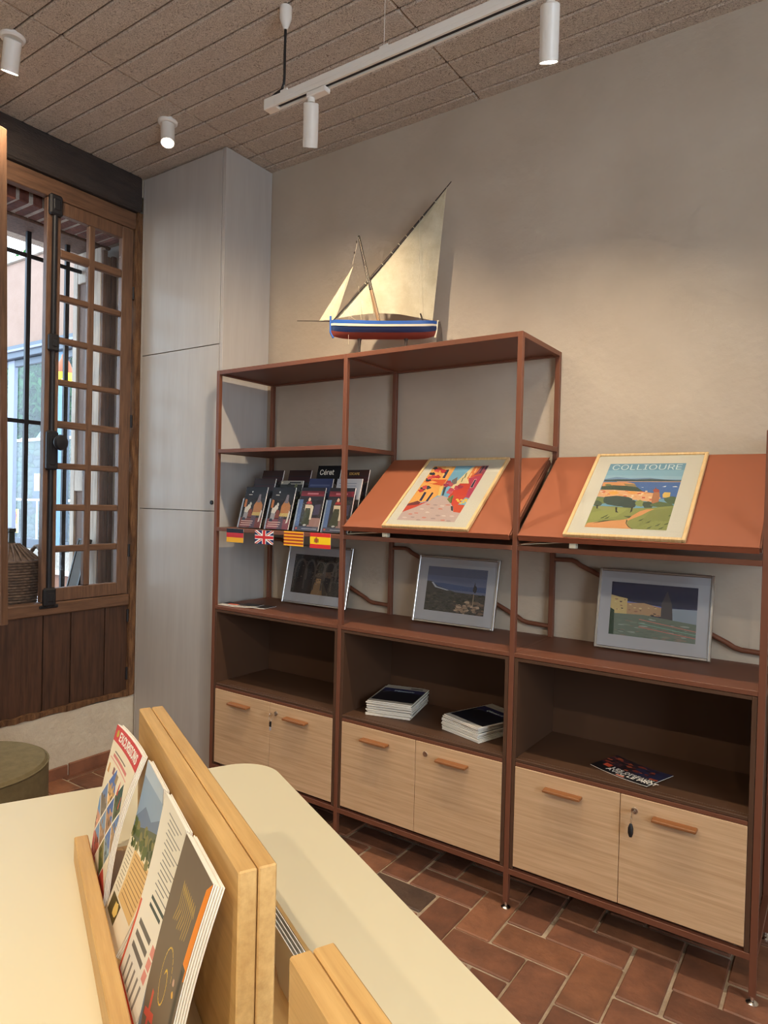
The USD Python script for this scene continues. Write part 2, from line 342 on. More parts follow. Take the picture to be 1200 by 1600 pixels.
# ---- ceiling: grooved wood-wool boards, 120 mm wide, butt joints every 1.2 m
ceil = Thing('ceiling', kind='structure')
ceil.add('backing', BX(XL - .6, 5.6, -6.2, YW + .3, ZC + .012, ZC + .08, c=0), M['beam'])
rest = MB()
for k in range(52):
    y1 = -.030 - .1185 * (k - 1) ; y0 = y1 - .1185
    for j in range(-1, 5):
        x0, x1 = .018 + 1.19 * j, .018 + 1.19 * (j + 1)
        if j == -1: x0 = XL - .02
        if k == 0: y1 = YW + .01
        tgt = MB() if (k < 15 and j < 4) else rest
        tgt.box(x0 + .0012, x1 - .0012, y0 + .003, y1 - .003, ZC, ZC + .02, c=.009)
        if tgt is not rest: ceil.add('board', tgt, M['woodwool'])
ceil.add('boards', rest, M['woodwool'], kind='stuff')

# ---- walls
wb = Thing('wall_back', kind='structure'); wb.add('plaster', BX(XL - .02, 5.6, YW, YW + .25, -.02, ZC + .02, c=0), M['plaster'])
wr = Thing('wall_right', kind='structure')
for (ya_, yb__, za_, zb__) in ((-6.2, -4.5, -.02, ZC + .02), (-2.3, YW + .1, -.02, ZC + .02), (-4.5, -2.3, -.02, .95), (-4.5, -2.3, 3.05, ZC + .02)):
    wr.add('plaster', BX(5.5, 5.7, ya_, yb__, za_, zb__, c=0), M['white_wall'])
w2 = Thing('window_2', kind='structure')     # the room's wide daylight window, on the side the picture does not show
for yb in (-4.5, -3.42, -2.345): w2.add('mullion', BX(5.53, 5.60, yb, yb + .045, .95, 3.05, c=.004), M['white_paint'])
for yb in (-4.455, -3.375): w2.add('pane', BX(5.56, 5.564, yb, yb + 1.035, .996, 3.004, c=.0005), M['glass'])
for zb in (.95, 3.005): w2.add('frame_rail', BX(5.53, 5.60, -4.5, -2.3, zb, zb + .045, c=.004), M['white_paint'])
wf = Thing('wall_front', kind='structure'); wf.add('plaster', BX(XL - .6, 5.7, -6.3, -6.1, -.02, ZC + .02, c=0), M['white_wall'])
wl = Thing('wall_left', kind='structure')
XO = -1.32; WY0, WY1 = -1.42, -.287      # outer face, window opening
wl.add('plaster', BX(XO, XL, -6.2, WY0, -.02, ZC + .02, c=0), M['plaster_l'])
wl.add('plaster', BX(XO, XL, WY1 + .012, YW + .2, -.02, ZC + .02, c=0), M['plaster_l'])
wl.add('plaster', BX(XO, XL, WY0, WY1 + .012, -.02, .342, c=0), M['plaster_l'])
wl.add('apron', BX(XO, -.80, WY0, WY1 + .012, .34, .845, c=0), M['plaster_l'])
wl.add('roof_block', BX(XO, XL, WY0, WY1 + .012, 3.17, ZC + .02, c=0), M['plaster_l'])
# reveals inside the thick wall, sill, brick lintel
wl.add('reveal', BX(XO, -.83, WY1 - .004, WY1 + .02, .845, 3.2, c=0), M['reveal'])
wl.add('reveal', BX(XO, -.83, WY0 - .02, WY0 + .004, .845, 3.2, c=0), M['reveal'])
wl.add('stone_sill', BX(XO - .06, -.80, WY0, WY1 + .01, .845, .868, c=.004), M['reveal'])
y = WY0
wl.add('mortar_bed', BX(-1.045, -.853, WY0, WY1, 2.948, 3.2, c=0), M['mortar'])
while y < WY1 - .03:                       # soldier course of the flat arch, face and underside both seen through the window
    wl.add('brick', BX(-1.04 + rt_.uniform(-.004, .004), -.848 + rt_.uniform(-.003, .003), y + .006, min(y + .060, WY1) + rt_.uniform(-.003, .003), 2.942 + rt_.uniform(-.003, .003), 3.14, c=.006), M['brick'])
    y += .069
wl.add('lintel_timber', BX(-1.29, -1.05, WY0, WY1, 2.935, 3.14, c=.006), M['brownwood'])
bl = Thing('baseboard_left', kind='structure')
y = WY0 - 1.2
while y < -.32:
    b = MB().box(XL - .004, XL + .012, y + .003, min(y + .27, -.312), -.004, .062 + rt_.uniform(-.002, .002), c=.003)
    bl.add('tile', b, M['tile%d' % rt_.choice((0, 1, 2))]); y += .276
tb = Thing('trim_1', kind='structure'); tb.add('beam', BX(XL - .14, XL + .02, -6.1, -.309, 3.075, ZC + .004, c=.012), M['beam'])

# ---- window_1: old french window in the left wall
w1 = Thing('window_1', kind='structure')
def ragged(x0, x1, y0, y1, z0, z1, seed, n=26, amp=.007):
    zs = np.linspace(z0, z1, n); r_ = np.random.RandomState(seed); V = []
    for z in zs:
        d = r_.uniform(-amp, amp, 4); V += [(x0, y0 + d[0], z), (x1 + d[1] * .5, y0 + d[0], z), (x1 + d[2] * .5, y1 + d[3], z), (x0, y1 + d[3], z)]
    F = []
    for i in range(n - 1):
        for q in range(4):
            a, b = i * 4 + q, i * 4 + (q + 1) % 4; F.append((a, b, b + 4, a + 4))
    F += [(3, 2, 1, 0), tuple((n - 1) * 4 + np.arange(4))]
    return MB().add(V, F)
w1.add('jamb', ragged(-.83, -.735, -.335, -.284, .345, 3.075, 5), M['rough'])
w1.add('jamb', ragged(-.83, -.735, WY0 - .01, WY0 + .055, .345, 3.075, 6), M['rough'])
w1.add('header', BX(-.80, -.748, WY0 + .05, -.33, 2.978, 3.072, c=.004), M['pineh'])
w1.add('sill_rail', BX(-.81, -.742, WY0 + .05, -.335, .858, .922, c=.006), M['pineh'])
g_ = ragged(-.80, -.735, .346, .372, WY0, -.30, 8)
v, f = g_.mesh(); w1.add('bottom_rail', (v[:, [0, 2, 1]], f[:, ::-1]), M['rough'])
for (a, b) in ((-.475, -.336), (-.672, -.479), (-.822, -.676), (-1.06, -.826), (-1.37, -1.064)):
    w1.add('plank', BX(-.80, -.758 + rt_.uniform(0, .003), a, b - .001, .368, .860, c=.002), M['stain'])
ROWS = [(2.733, 2.908), (2.504, 2.690), (2.286, 2.472), (2.070, 2.254), (1.857, 2.040), (1.640, 1.820), (1.426, 1.608), (1.212, 1.392), (.993, 1.178)]
def casement(fn, tilt=None):
    """fn(along, out, z): along 0..0.495 from the meeting stile to the hinge stile"""
    def bx(a0, a1, o0, o1, z0, z1, c=.003):
        mb = MB().box(a0, a1, o0, o1, z0, z1, c); v_, f_ = mb.mesh(); W_ = np.asarray(fn(v_[:, 0], v_[:, 1], v_[:, 2]))
        A = W_[f_]; vol = np.einsum('ij,ij->i', A[:, 0] - W_.mean(0), np.cross(A[:, 1] - W_.mean(0), A[:, 2] - W_.mean(0))).sum()
        return W_, (f_ if vol > 0 else f_[:, ::-1])
    def many(bs):
        mb = MB()
        for b_ in bs: mb.add(*bx(*b_))
        return mb
    c_ = w1.add('casement', many([(0, .072, 0, .036, .925, 2.975), (.426, .495, 0, .036, .925, 2.975), (.072, .426, 0, .036, 2.908, 2.975), (.072, .426, 0, .036, .925, .993)]), M['pine'])
    for i in range(8):
        w1.add('muntin', bx(.072, .426, .004, .034, ROWS[i + 1][1], ROWS[i][0], .005), M['pineh'], parent=c_)
    w1.add('muntin', bx(.228, .264, .003, .035, .993, 2.908, .005), M['pine'], parent=c_)
    for (z0, z1) in ROWS:
        for (a0, a1) in ((.073, .227), (.265, .425)):
            w1.add('pane', bx(a0, a1, .016, .019, z0, z1, .0005), M['glass'], parent=c_)
    return c_
cR = casement(lambda a, o, z: np.stack([-.786 + o, -.84 + a, z], 1))
hx, hy = -.765, -1.335; ca, sa = math.cos(math.radians(12.)), math.sin(math.radians(12.))
def leftc(a, o, z):
    t = .495 - a                                           # distance from the hinge
    return np.stack([hx + t * ca - o * sa, hy + t * sa + o * ca - .050 - .018 * (z - 1.9), z], 1)   # the old leaf hangs a little out of plumb
cL = casement(leftc)
for (yy_, z) in ((-.340, 2.62), (-.340, 1.90), (-.340, 1.17), (-.338, .80), (-.338, .47)):
    w1.add('hinge', MB().tube([(-.752, yy_, z - .035), (-.752, yy_, z + .035)], .008), M['iron'])
# cremone bolt
cb = w1.add('cremone_bolt', MB().tube([(-.742, -.806, .90), (-.742, -.806, 2.985)], .0128, 14), M['iron'], parent=cR, smooth=40)
for (z0, z1, h) in ((2.885, 2.99, .034), (2.20, 2.29, .027), (1.60, 1.80, .030), (.905, 1.0, .032)):
    w1.add('bolt_guide', MB().box(-.752, -.722, -.806 - h, -.806 + h, z0, z1, c=.01).box(-.752, -.718, -.806 - h * .7, -.806 + h * .7, z0 + .018, z1 - .018, c=.01), M['iron'], parent=cR)
w1.add('bolt_plate', MB().box(-.752, -.735, -.855, -.755, .895, .912, c=.004), M['iron'], parent=cR)
w1.add('bolt_knob', MB().lathe([(0, 0), (.012, 0), (.012, .02), (.034, .028), (.040, .040), (.036, .054), (.02, .060), (0, .060)], o=(-.722, -.80, 1.74), axis=(1, .25, 0)), M['iron'], parent=cR, smooth=40)

# ---- iron grille outside, folded shutter, outer frame
gr = Thing('window_grille', 'black iron window grille of upright and level bars beyond the panes', 'grille', (-1.2, -.85, .868))
for yb in (-1.36, -1.145, -.925, -.70, -.473): gr.add('bar', MB().box(-1.212, -1.188, yb - .012, yb + .012, .868, 3.0, c=.003), M['iron'])
for zb in (1.88, 2.803): gr.add('rail', MB().box(-1.206, -1.194, WY0, -.384, zb - .011, zb + .011, c=.002), M['iron'])
of = Thing('trim_2', kind='structure')
of.add('outer_jamb', BX(-1.40, -1.315, -.312, -.27, .84, 3.0, c=.005), M['greywood'])
of.add('outer_jamb', BX(-1.40, -1.305, WY0 - .02, WY0 + .06, .84, 3.0, c=.005), M['greywood'])
of.add('outer_head', BX(-1.40, -1.305, WY0, -.28, 2.945, 3.06, c=.005), M['greywood'])
sh = Thing('shutter', 'weathered pale wooden shutter folded back inside the deep window reveal', 'shutter', (-1.15, -.35, .868))
sh.add('leaf', MB().box(-1.29, -1.245, -.380, -.352, .87, 2.92, c=.003).box(-1.075, -1.005, -.380, -.352, .87, 2.92, c=.003).box(-1.245, -1.075, -.380, -.352, 2.74, 2.92, c=.003).box(-1.245, -1.075, -.380, -.352, 1.5, 1.64, c=.003).box(-1.245, -1.075, -.380, -.352, .87, .98, c=.003), M['greywood'])
sh.add('panel', BX(-1.245, -1.075, -.366, -.356, .98, 2.74, c=.002), M['brownwood'])
sh.add('edge_strip', MB().box(-1.005, -.985, -.378, -.350, .87, 2.90, c=.003).box(-1.005, -.992, -.348, -.322, .87, 2.87, c=.003).box(-1.005, -.985, -.320, -.292, .87, 2.88, c=.003), M['brownwood'])

# ---- trim_3: nothing; tall white cupboard fills the corner
cup = Thing('tall_cupboard', 'tall white floor-to-ceiling cupboard in the corner beside the window', 'cupboard', (-.40, -.30, 0))
cup.add('carcass', MB().box(-.70, -.075, -.283, .022, .0, 3.262, c=.001), M['lac'])
cup.add('side_panel', BX(-.072, -.050, -.303, .0285, 0., 3.266, c=.0012), M['lac'])
cup.add('filler_strip', BX(XL + .012, -.712, -.303, -.286, 0, 3.264, c=.001), M['lac'])
for z0, z1 in ((.006, 1.408), (1.412, 2.268), (2.272, 3.262)):
    cup.add('door', BX(-.7095, -.0745, -.304, -.285, z0, z1, c=.0012), M['lac'])
cup.add('lock', MB().lathe([(0, 0), (.011, 0), (.011, .006), (.009, .007), (0, .007)], o=(-.103, -.304, 1.455), axis=(0, -1, 0), n=20), M['black'], label='small round black lock')

# ================================================================== LAMPS
def spot_head(t, base, d, L=.14, r=.027, lit=WARM, power=SPOT_W, dp=.022):
    """open cylinder lamp head from base along d, with its light recessed in the mouth"""
    d = np.asarray(d, float); d /= np.linalg.norm(d); base = np.asarray(base, float)
    h = t.add('head', MB().lathe([(0, 0), (r * .85, 0), (r, .004), (r, L), (r - .003, L), (r - .003, L - dp), (0, L - dp)], o=base, axis=d, n=36), M['white_paint'], smooth=35)
    t.add('lens', MB().lathe([(r - .0032, L - dp + .004), (0, L - dp + .004)], o=base, axis=d, n=36), M['lens'], parent=h, label='glowing lens')
    disk_lamp(t.path + '/lamp', (base + d * (L - dp + .0075) - t.loc) @ t.R, d, r - .004, power, lit)

YT = -.853
tr = Thing('track_light', 'white spotlight track hung below the ceiling on a black cable', 'track light', (.784, YT, 2.90))
tr.add('track', MB().box(.784, 3.85, YT - .018, YT + .018, 2.932, 2.957, c=.002).box(.7825, .84, YT - .0188, YT + .0188, 2.9172, 2.9578, c=.003).box(.784, 3.85, YT - .018, YT - .009, 2.918, 2.934, c=.001).box(.784, 3.85, YT + .009, YT + .018, 2.918, 2.934, c=.001), M['white_paint'])
tr.add('groove', BX(.84, 3.84, YT - .0088, YT + .0088, 2.925, 2.9315, c=.0002), M['black'])
tr.add('canopy', MB().lathe([(0, .0), (.022, 0), (.022, -.040), (.008, -.080), (0, -.080)], o=(.868, YT, ZC)), M['white_paint'], smooth=35)
cable = [(.868, YT, 3.19), (.867, YT, 3.10), (.868, YT, 3.03), (.866, YT, 2.995), (.855, YT, 2.978), (.825, YT, 2.972), (.808, YT, 2.966), (.800, YT, 2.955)]
tr.add('cable', MB().tube(cable, .0048, 10), M['black'], smooth=60)
for xc in (.868, 1.31, 2.4, 3.5):
    tr.add('clip', MB().box(xc - .017, xc + .017, YT - .004, YT + .004, 2.955, 2.975, c=.001).box(xc - .0008, xc + .0008, YT - .0008, YT + .0008, 2.97, ZC, c=.0001), M['white_paint'])
for n, (xs, d, pw_, dp, lab) in enumerate(((1.0, (-.36, .41, -1), 2.05, .028, 'white cylinder spotlight nearest the cable end of the track'), (1.878, (-.15, .38, -1), 1.75, .040, 'white cylinder spotlight on the track above the right part of the shelving'), (2.375, (-.05, .25, -1), .7, .036, 'white cylinder spotlight furthest along the track from the cable'))):
    s = Thing('track_spotlight', lab, 'spotlight', (xs, YT, 2.73), group=None)
    s.add('adapter', MB().box(xs - .012, xs + .075, YT - .016, YT + .016, 2.900, 2.9178, c=.003), M['white_paint'])
    s.add('swivel', MB().lathe([(0, 0), (.013, 0), (.013, .018), (0, .018)], o=(xs, YT, 2.884), n=20), M['white_paint'], smooth=35)
    spot_head(s, (xs, YT, 2.886), d, power=SPOT_W * pw_, dp=dp)
# second track over the table, further back in the room
tr2 = Thing('track_light', 'white spotlight track over the white table, further back in the room', 'track light', (2.2, -3.1, 2.9))
tr2.add('track', MB().box(.2, 4.6, -3.118, -3.082, 2.918, 2.957, c=.002), M['white_paint'])
for xc in (.5, 1.7, 2.9, 4.1): tr2.add('clip', MB().box(xc - .001, xc + .001, -3.101, -3.099, 2.95, ZC, c=.0002), M['white_paint'])
for xs, d, pw_, dp, lab in ((.7, (.0, .18, -1), 1.85, .024, 'white cylinder spotlight on the rear track nearest the old window'), (1.9, (0, .18, -1), 1.85, .024, 'white cylinder spotlight on the rear track above the oak racks'), (3.0, (0, .18, -1), 1.85, .024, 'white cylinder spotlight on the rear track above the right end of the table'), (4.1, (-.1, .18, -1), 1.8, .024, 'white cylinder spotlight on the rear track nearest the wide window')):
    s = Thing('track_spotlight', lab, 'spotlight', (xs, -3.1, 2.73))
    s.add('adapter', MB().box(xs - .012, xs + .075, -3.116, -3.084, 2.900, 2.9178, c=.003), M['white_paint'])
    spot_head(s, (xs, -3.1, 2.896), d, power=SPOT_W * pw_, dp=dp)
for (c, d, pw_, dp, lab) in (((-.124, -.606), (.34, -.24, -1), .30, .045, 'lit white ceiling spotlight turned out beside the tall cupboard'), ((-.150, -1.318), (-.42, 0.1, -1), .75, .022, 'white ceiling spotlight aimed down over the open window')):
    s = Thing('ceiling_spotlight', lab, 'spotlight', (*c, 3.12))
    s.add('base', MB().lathe([(0, 0), (.046, 0), (.046, -.012), (.040, -.018), (0, -.018)], o=(*c, ZC + .004)), M['white_paint'], smooth=35)
    s.add('bracket', MB().tube([(*c, 3.256), (*c, 3.225)], .010, 14), M['white_paint'])
    dd = np.array(d, float); dd /= np.linalg.norm(dd)
    spot_head(s, np.array((*c, 3.245)) - dd * .012 + np.array((0, 0, .0)), d, L=.115, r=.032, power=SPOT_W * pw_, dp=dp)

# ================================================================== SHELVING
W = .8; PW = .02; YF = -.38
ZT, Z2, Z3, Z4 = 2.1116, 1.7215, 1.334, .943
fr = Thing('display_shelving', 'rust-red steel display shelving of three bays standing against the plaster wall', 'shelving', (1.21, -.18, 0))
for i in range(4):
    zt = ZT if i < 3 else Z2
    for yb in (YF, 0.):
        x = i * W
        p_ = fr.add('post', BX(x, x + PW, yb, yb + PW, .024, zt, c=.0012), M['rust'])
        fr.add('levelling_foot', MB().lathe([(0, 0), (.017, 0), (.0175, .004), (.010, .009), (.005, .010), (.005, .028), (0, .028)], o=(x + PW / 2, yb + PW / 2, 0), n=24), M['chrome'], parent=p_, smooth=35)
def rail(x0, x1, y0, y1, z0, z1, n='rail'): fr.add(n, BX(x0, x1, y0, y1, z0, z1, c=.0012), M['rust'])
for i in range(3):
    x0, x1 = i * W + PW, (i + 1) * W
    if i < 2:
        rail(x0, x1, YF, YF + PW, ZT - .02, ZT); rail(x0, x1, 0, PW, ZT - .02, ZT)
        fr.add('top_panel', BX(x0, x1, YF + PW, 0, ZT - .012, ZT - .004, c=.0006), M['rust'])
    rail(x0, x1, YF, YF + PW, .131, .152); rail(x0, x1, 0, PW, .131, .152)
    # fixed shelf above the cabinets
    fr.add('shelf', BX(x0, x1, YF, PW, Z4 - .016, Z4, c=.001), M['rust'])
    # shelf under the sloping displays / leaflet shelf
    fr.add('shelf', BX(x0, x1, YF, PW, Z3 - .018, Z3, c=.001), M['rust'])
    br = [(x0 - .002, .010, 1.262), (x0 + .07, .010, 1.264), (x0 + .088, .010, 1.258), (x0 + .105, .010, 1.246), (x0 + .645, .010, 1.006), (x0 + .665, .010, .994), (x0 + .69, .010, .988), (x1 + .002, .010, .985)]
    fr.add('brace', MB().tube(br, .0095, 10), M['rust'], smooth=50)
fr.add('shelf', BX(PW, W, YF, PW, Z2 - .018, Z2, c=.001), M['rust'])
for i in range(4):
    x = i * W
    for z in ([ZT] if i < 3 else []) + [Z2, Z4, .152]:
        rail(x, x + PW, YF + PW, 0, z - .02, z, 'side_rail')
# sloping display boards in bays 2 and 3
DD = np.array([0, .778, .629]); DN = np.array([0, -.629, .778]); DP = np.array([0, -.38, 1.381])
def slope(x, v, w=0.): return np.array([x, 0, 0]) + DP + DD * v + DN * w
for i in (1, 2):
    x0, x1 = i * W + PW + .003, (i + 1) * W - .004
    for xs in (x0 - .002, x1 - .010):
        if xs < x0 or i == 2 and xs > x1 - .02 or True:
            fr.add('display_arm', MB().obox(slope(xs + .006, .225, -.014), (1, 0, 0), DD, DN, .006, .236, .010, c=.001), M['rust'])
    b = MB().obox(slope((x0 + x1) / 2, .228, -.0018), (1, 0, 0), DD, DN, (x1 - x0) / 2 - .004, .246, .0015, c=.0005)
    b.obox(slope((x0 + x1) / 2, -.020, -.006) + DN * -.004, (1, 0, 0), DN, DD, (x1 - x0) / 2 - .004, .009, .0014, c=.0005)
    b.obox(slope((x0 + x1) / 2, -.0205, .0035), (1, 0, 0), DN, DD, (x1 - x0) / 2 - .004, .0035, .0014, c=.0005)
    fr.add('display_board', b, M['rust_panel'])
    xb = 1.028 if i == 1 else 1.82
    fr.add('stay_rod', MB().tube([(x0 + .004, -.362, Z3 + .004), (xb - .008, -.360, Z3 + .022)], .0016, 6), M['cream'])
    fr.add('stop_block', BX(xb - .012, xb + .012, -.372, -.345, Z3 + .0005, Z3 + .026, c=.002), M['cream'], label='small white stop block under the display board')

# ---- three storage cabinets set into the frame
for i, lab in enumerate(('oak-fronted storage cabinet in the left bay, next to the tall cupboard', 'oak-fronted storage cabinet in the middle bay with magazines in its niche', 'oak-fronted storage cabinet in the right bay with a single leaflet in its niche')):
    x0, x1 = i * W + PW + .0015, (i + 1) * W - .0015
    c = Thing('storage_cabinet', lab, 'cabinet', ((x0 + x1) / 2, -.19, .153))
    ZB, ZN, ZU = .1535, .5605, Z4 - .0175
    c.add('side_panel', BX(x0, x0 + .014, YF + .001, .0, ZB, ZU, c=.0008), M['rust_in'])
    c.add('side_panel', BX(x1 - .014, x1, YF + .001, .0, ZB, ZU, c=.0008), M['rust_in'])
    c.add('top_panel', BX(x0 + .014, x1 - .014, YF + .001, .0, ZU - .012, ZU, c=.0008), M['rust_in'])
    c.add('back_panel', BX(x0 + .014, x1 - .014, -.008, -.0005, ZB, ZU - .012, c=.0005), M['rust_in'])
    c.add('niche_floor', MB().box(x0 + .014, x1 - .014, YF + .022, -.008, ZN - .012, ZN, c=.0008).box(x0 + .014, x1 - .014, YF + .001, YF + .0205, ZN - .012, ZN - .0005, c=.0015), M['rust_in'])
    c.add('trim_rail', BX(x0 + .0145, x1 - .0145, YF + .001, YF + PW, .5335, .5475, c=.0012), M['rust'])
    c.add('bottom_panel', BX(x0 + .014, x1 - .014, YF + .02, -.008, ZB, ZB + .01, c=.0005), M['rust_in'])
    for s, (a, b_) in enumerate(((x0 + .0145, x0 + .3875), (x0 + .3895, x1 - .0145))):
        d_ = c.add('door', BX(a, b_, YF - .0005, YF + .0175, .166, .5322, c=.0012), M['door'])
        mid = (x0 + .196) if s == 0 else (x0 + .560)
        c.add('handle', MB().box(mid - .0665, mid + .0665, YF - .033, YF - .0003, .4785, .4880, c=.002), M['tan'], parent=d_)
        if s == 1:
            lx = x0 + .436 if i else x0 + .430
            c.add('lock', MB().lathe([(0, 0), (.0105, 0), (.0115, .0015), (.010, .005), (.004, .0055), (0, .0045)], o=(lx, YF - .0005, .489), axis=(0, -1, 0), n=24), M['chrome'], parent=d_, smooth=35)
# keys left in two of the locks
def key(xk, lab, fob, zf):
    k_ = Thing('key', lab, 'key', (xk, YF - .02, .42))
    k_.add('key_blade', MB().box(xk - .0012, xk + .0012, YF - .030, YF - .0062, .485, .493, c=.0004).lathe([(0, 0), (.011, 0), (.011, .002), (0, .002)], o=(xk, YF - .036, .489), axis=(1, 0, 0), n=20), M['chrome'])
    t_ = np.linspace(0, 2 * PI, 20)
    k_.add('key_ring', MB().tube(np.stack([xk - .0015 + 0 * t_, YF - .037 + .009 * np.sin(t_), .472 + .012 * np.cos(t_)], 1), .0010, 6, caps=False), M['chrome'])
    if fob == 'black':
        k_.add('fob', MB().lathe([(0, -.024), (.005, -.022), (.0085, -.010), (.0085, .006), (.005, .018), (.002, .022), (0, .022)], o=(xk - .003, YF - .034, zf), n=20), M['black'], smooth=40, label='black oval fob')
    else:
        k_.add('fob', MB().box(xk - .010, xk + .003, YF - .036, YF - .033, zf - .012, zf + .014, c=.001), M['black'], label='small black tag')
        k_.add('fob_tip', MB().box(xk - .008, xk + .001, YF - .036, YF - .033, zf - .028, zf - .013, c=.001), M['acryl_edge'])
key(2 * W + PW + .0015 + .436, 'key with an oval black fob hanging in the lock of the right cabinet', 'black', .437)
key(PW + .0015 + .430, 'key with a small tag hanging in the lock of the left cabinet', 'tag', .447)

# ================================================================== FRAMED PICTURES
def framed(name, label, cat, o, ax, ay, az, w, h, bar, depth, frame_mat, print_box, layers, mat_m, group=None, text=None, pane=True, tone=1.):
    """o: lower left corner of the back face; ax right, ay up the picture, az out of the picture"""
    o = np.asarray(o, float); ax, ay, az = (np.asarray(q, float) for q in (ax, ay, az))
    P = lambda u, v, d=0.: o + np.multiply.outer(np.asarray(u, float), ax) + np.multiply.outer(np.asarray(v, float), ay) + np.multiply.outer(np.asarray(d, float) + 0 * np.asarray(u, float), az)
    base = P(w / 2, 0.)
    t = Thing(name, label, cat, base, 0, group)
    mb = MB()
    def bar_box(u0, u1, v0, v1): mb.obox(P((u0 + u1) / 2, (v0 + v1) / 2, depth / 2), ax, ay, az, (u1 - u0) / 2, (v1 - v0) / 2, depth / 2, c=.0018)
    bar_box(0, bar, 0, h); bar_box(w - bar, w, 0, h); bar_box(bar, w - bar, 0, bar); bar_box(bar, w - bar, h - bar, h)
    t.add('frame', mb, frame_mat)
    t.add('backing', MB().obox(P(w / 2, h / 2, depth * .2), ax, ay, az, w / 2 - bar * .6, h / 2 - bar * .6, depth * .12, c=.0003), M['paper'])
    t.add('mat_board', MB().obox(P(w / 2, h / 2, depth * .55), ax, ay, az, w / 2 - bar + .0004, h / 2 - bar + .0004, .0012, c=.0002), mat_m)
    x0, x1, y0, y1 = print_box
    fn = lambda u, v, d=0.: P(x0 + np.asarray(u) * (x1 - x0), y0 + np.asarray(v) * (y1 - y0), depth * .55 + .0016 + d)
    V, F, Cd = flat_print(layers, fn); t.add('print', (V, F), M['print'], cd=Cd * tone)
    if text:
        for (s_, hh, u, v, mt, bold) in text:
            t.add('lettering', lettering(s_, hh, fn, u, v, bold=bold, aspect=(x1 - x0) / (y1 - y0)), mt)
    if pane: t.add('pane', MB().obox(P(w / 2, h / 2, depth * .78), ax, ay, az, w / 2 - bar + .0004, h / 2 - bar + .0004, .0009, c=.0001), M['glass'])
    return t
# --- poster 1: a village street with bougainvillea and stone paving
def c1(pts): return Polygon([((x - 485 + (y - 75) * .664) / 500, 1 - (y - 75) / 492) for x, y in pts]).buffer(0)
street = [(RECT(0, 0, 1, 1), (122, 176, 206)),
    (c1([(640, 270), (780, 140), (840, 85), (870, 80), (800, 250), (720, 330), (600, 330)]), (226, 206, 160)),
    (c1([(650, 210), (700, 180), (690, 240), (640, 260)]), (120, 110, 110)),
    (c1([(775, 150), (790, 140), (770, 185), (755, 195)]), (110, 120, 90)), (c1([(745, 190), (757, 182), (738, 222), (726, 232)]), (110, 120, 90)),
    (c1([(862, 78), (930, 78), (860, 205), (800, 240), (785, 190)]), (228, 132, 74)), (c1([(820, 150), (836, 140), (806, 200), (790, 208)]), (245, 190, 130)), (c1([(872, 92), (884, 90), (858, 140), (846, 142)]), (250, 196, 140)),
    (c1([(925, 75), (990, 75), (930, 170), (820, 180), (870, 140)]), (150, 76, 92)), (c1([(800, 190), (930, 160), (870, 260), (790, 300)]), (186, 66, 92)),
    (c1([(936, 78), (948, 78), (905, 143), (893, 143)]), (40, 44, 66)), (c1([(962, 78), (976, 78), (956, 112), (942, 112)]), (40, 44, 66)),
    (c1([(848, 200), (868, 198), (826, 285), (800, 280)]), (214, 160, 160)), (c1([(851, 206), (863, 205), (824, 276), (808, 272)]), (36, 42, 70)),
    (c1([(800, 285), (870, 262), (800, 370), (745, 360)]), (186, 70, 100)), (c1([(768, 322), (778, 320), (756, 360), (744, 362)]), (40, 44, 80)),
    (c1([(720, 240), (815, 240), (760, 360), (700, 420), (645, 440), (610, 360)]), (206, 72, 58)),
    (c1([(820, 170), (920, 150), (915, 162), (812, 182)]), (214, 84, 60)),
    (c1([(485, 75), (692, 78), (612, 205), (548, 330), (450, 395), (330, 420), (150, 560), (150, 400), (300, 75)]), (236, 172, 92)),
    (c1([(600, 78), (660, 78), (600, 160), (560, 170)]), (246, 196, 128)), (c1([(560, 215), (600, 205), (550, 330), (520, 345)]), (206, 140, 86)),
    (c1([(390, 225), (470, 205), (600, 205), (560, 262), (480, 250)]), (216, 96, 56)), (c1([(420, 232), (470, 216), (520, 230), (470, 242)]), (240, 176, 96)),
    (c1([(398, 320), (418, 325), (374, 402), (352, 398)]), (44, 50, 84)), (c1([(468, 322), (482, 328), (430, 404), (412, 400)]), (44, 50, 84)), (c1([(612, 108), (628, 112), (584, 192), (562, 188)]), (58, 62, 90)),
    (c1([(540, 270), (570, 262), (546, 350), (520, 352)]), (232, 200, 120)), (c1([(574, 275), (600, 270), (570, 350), (556, 352)]), (60, 80, 90)),
    (c1([(232, 440), (350, 425), (440, 400), (350, 450), (190, 505)]), (206, 74, 56)), (c1([(240, 430), (340, 400), (366, 412), (350, 432), (236, 446)]), (120, 60, 62)),
    (c1([(520, 360), (560, 350), (622, 372), (652, 470), (716, 488), (664, 580), (140, 580), (205, 500), (330, 452), (440, 400)]), (196, 172, 166)),
    (c1([(600, 380), (650, 345), (662, 350), (630, 418)]), (120, 130, 76)), (c1([(640, 360), (654, 346), (640, 412), (632, 412)]), (86, 98, 64)),
    (c1([(652, 420), (752, 428), (716, 492), (652, 486)]), (206, 82, 54)), (c1([(632, 440), (650, 438), (650, 480), (634, 474)]), (54, 52, 60))]
street += [(affinity.affine_transform(blob(0, 0, 26, 7, 60 + i, 7), [1 / 500, .664 / 500, 0, -1 / 492, (x - 485 + (y - 75) * .664) / 500, 1 - (y - 75) / 492]), col) for i, (x, y) in enumerate([(430, 430), (500, 432), (560, 440), (610, 430), (470, 460), (380, 470), (540, 465), (520, 520), (430, 495), (330, 505), (300, 540), (230, 545), (400, 540), (480, 545), (570, 520), (560, 555), (610, 560), (640, 520), (280, 515), (350, 560)]) for col in [((206, 132, 118), (172, 150, 148), (216, 196, 188))[i % 3]]]
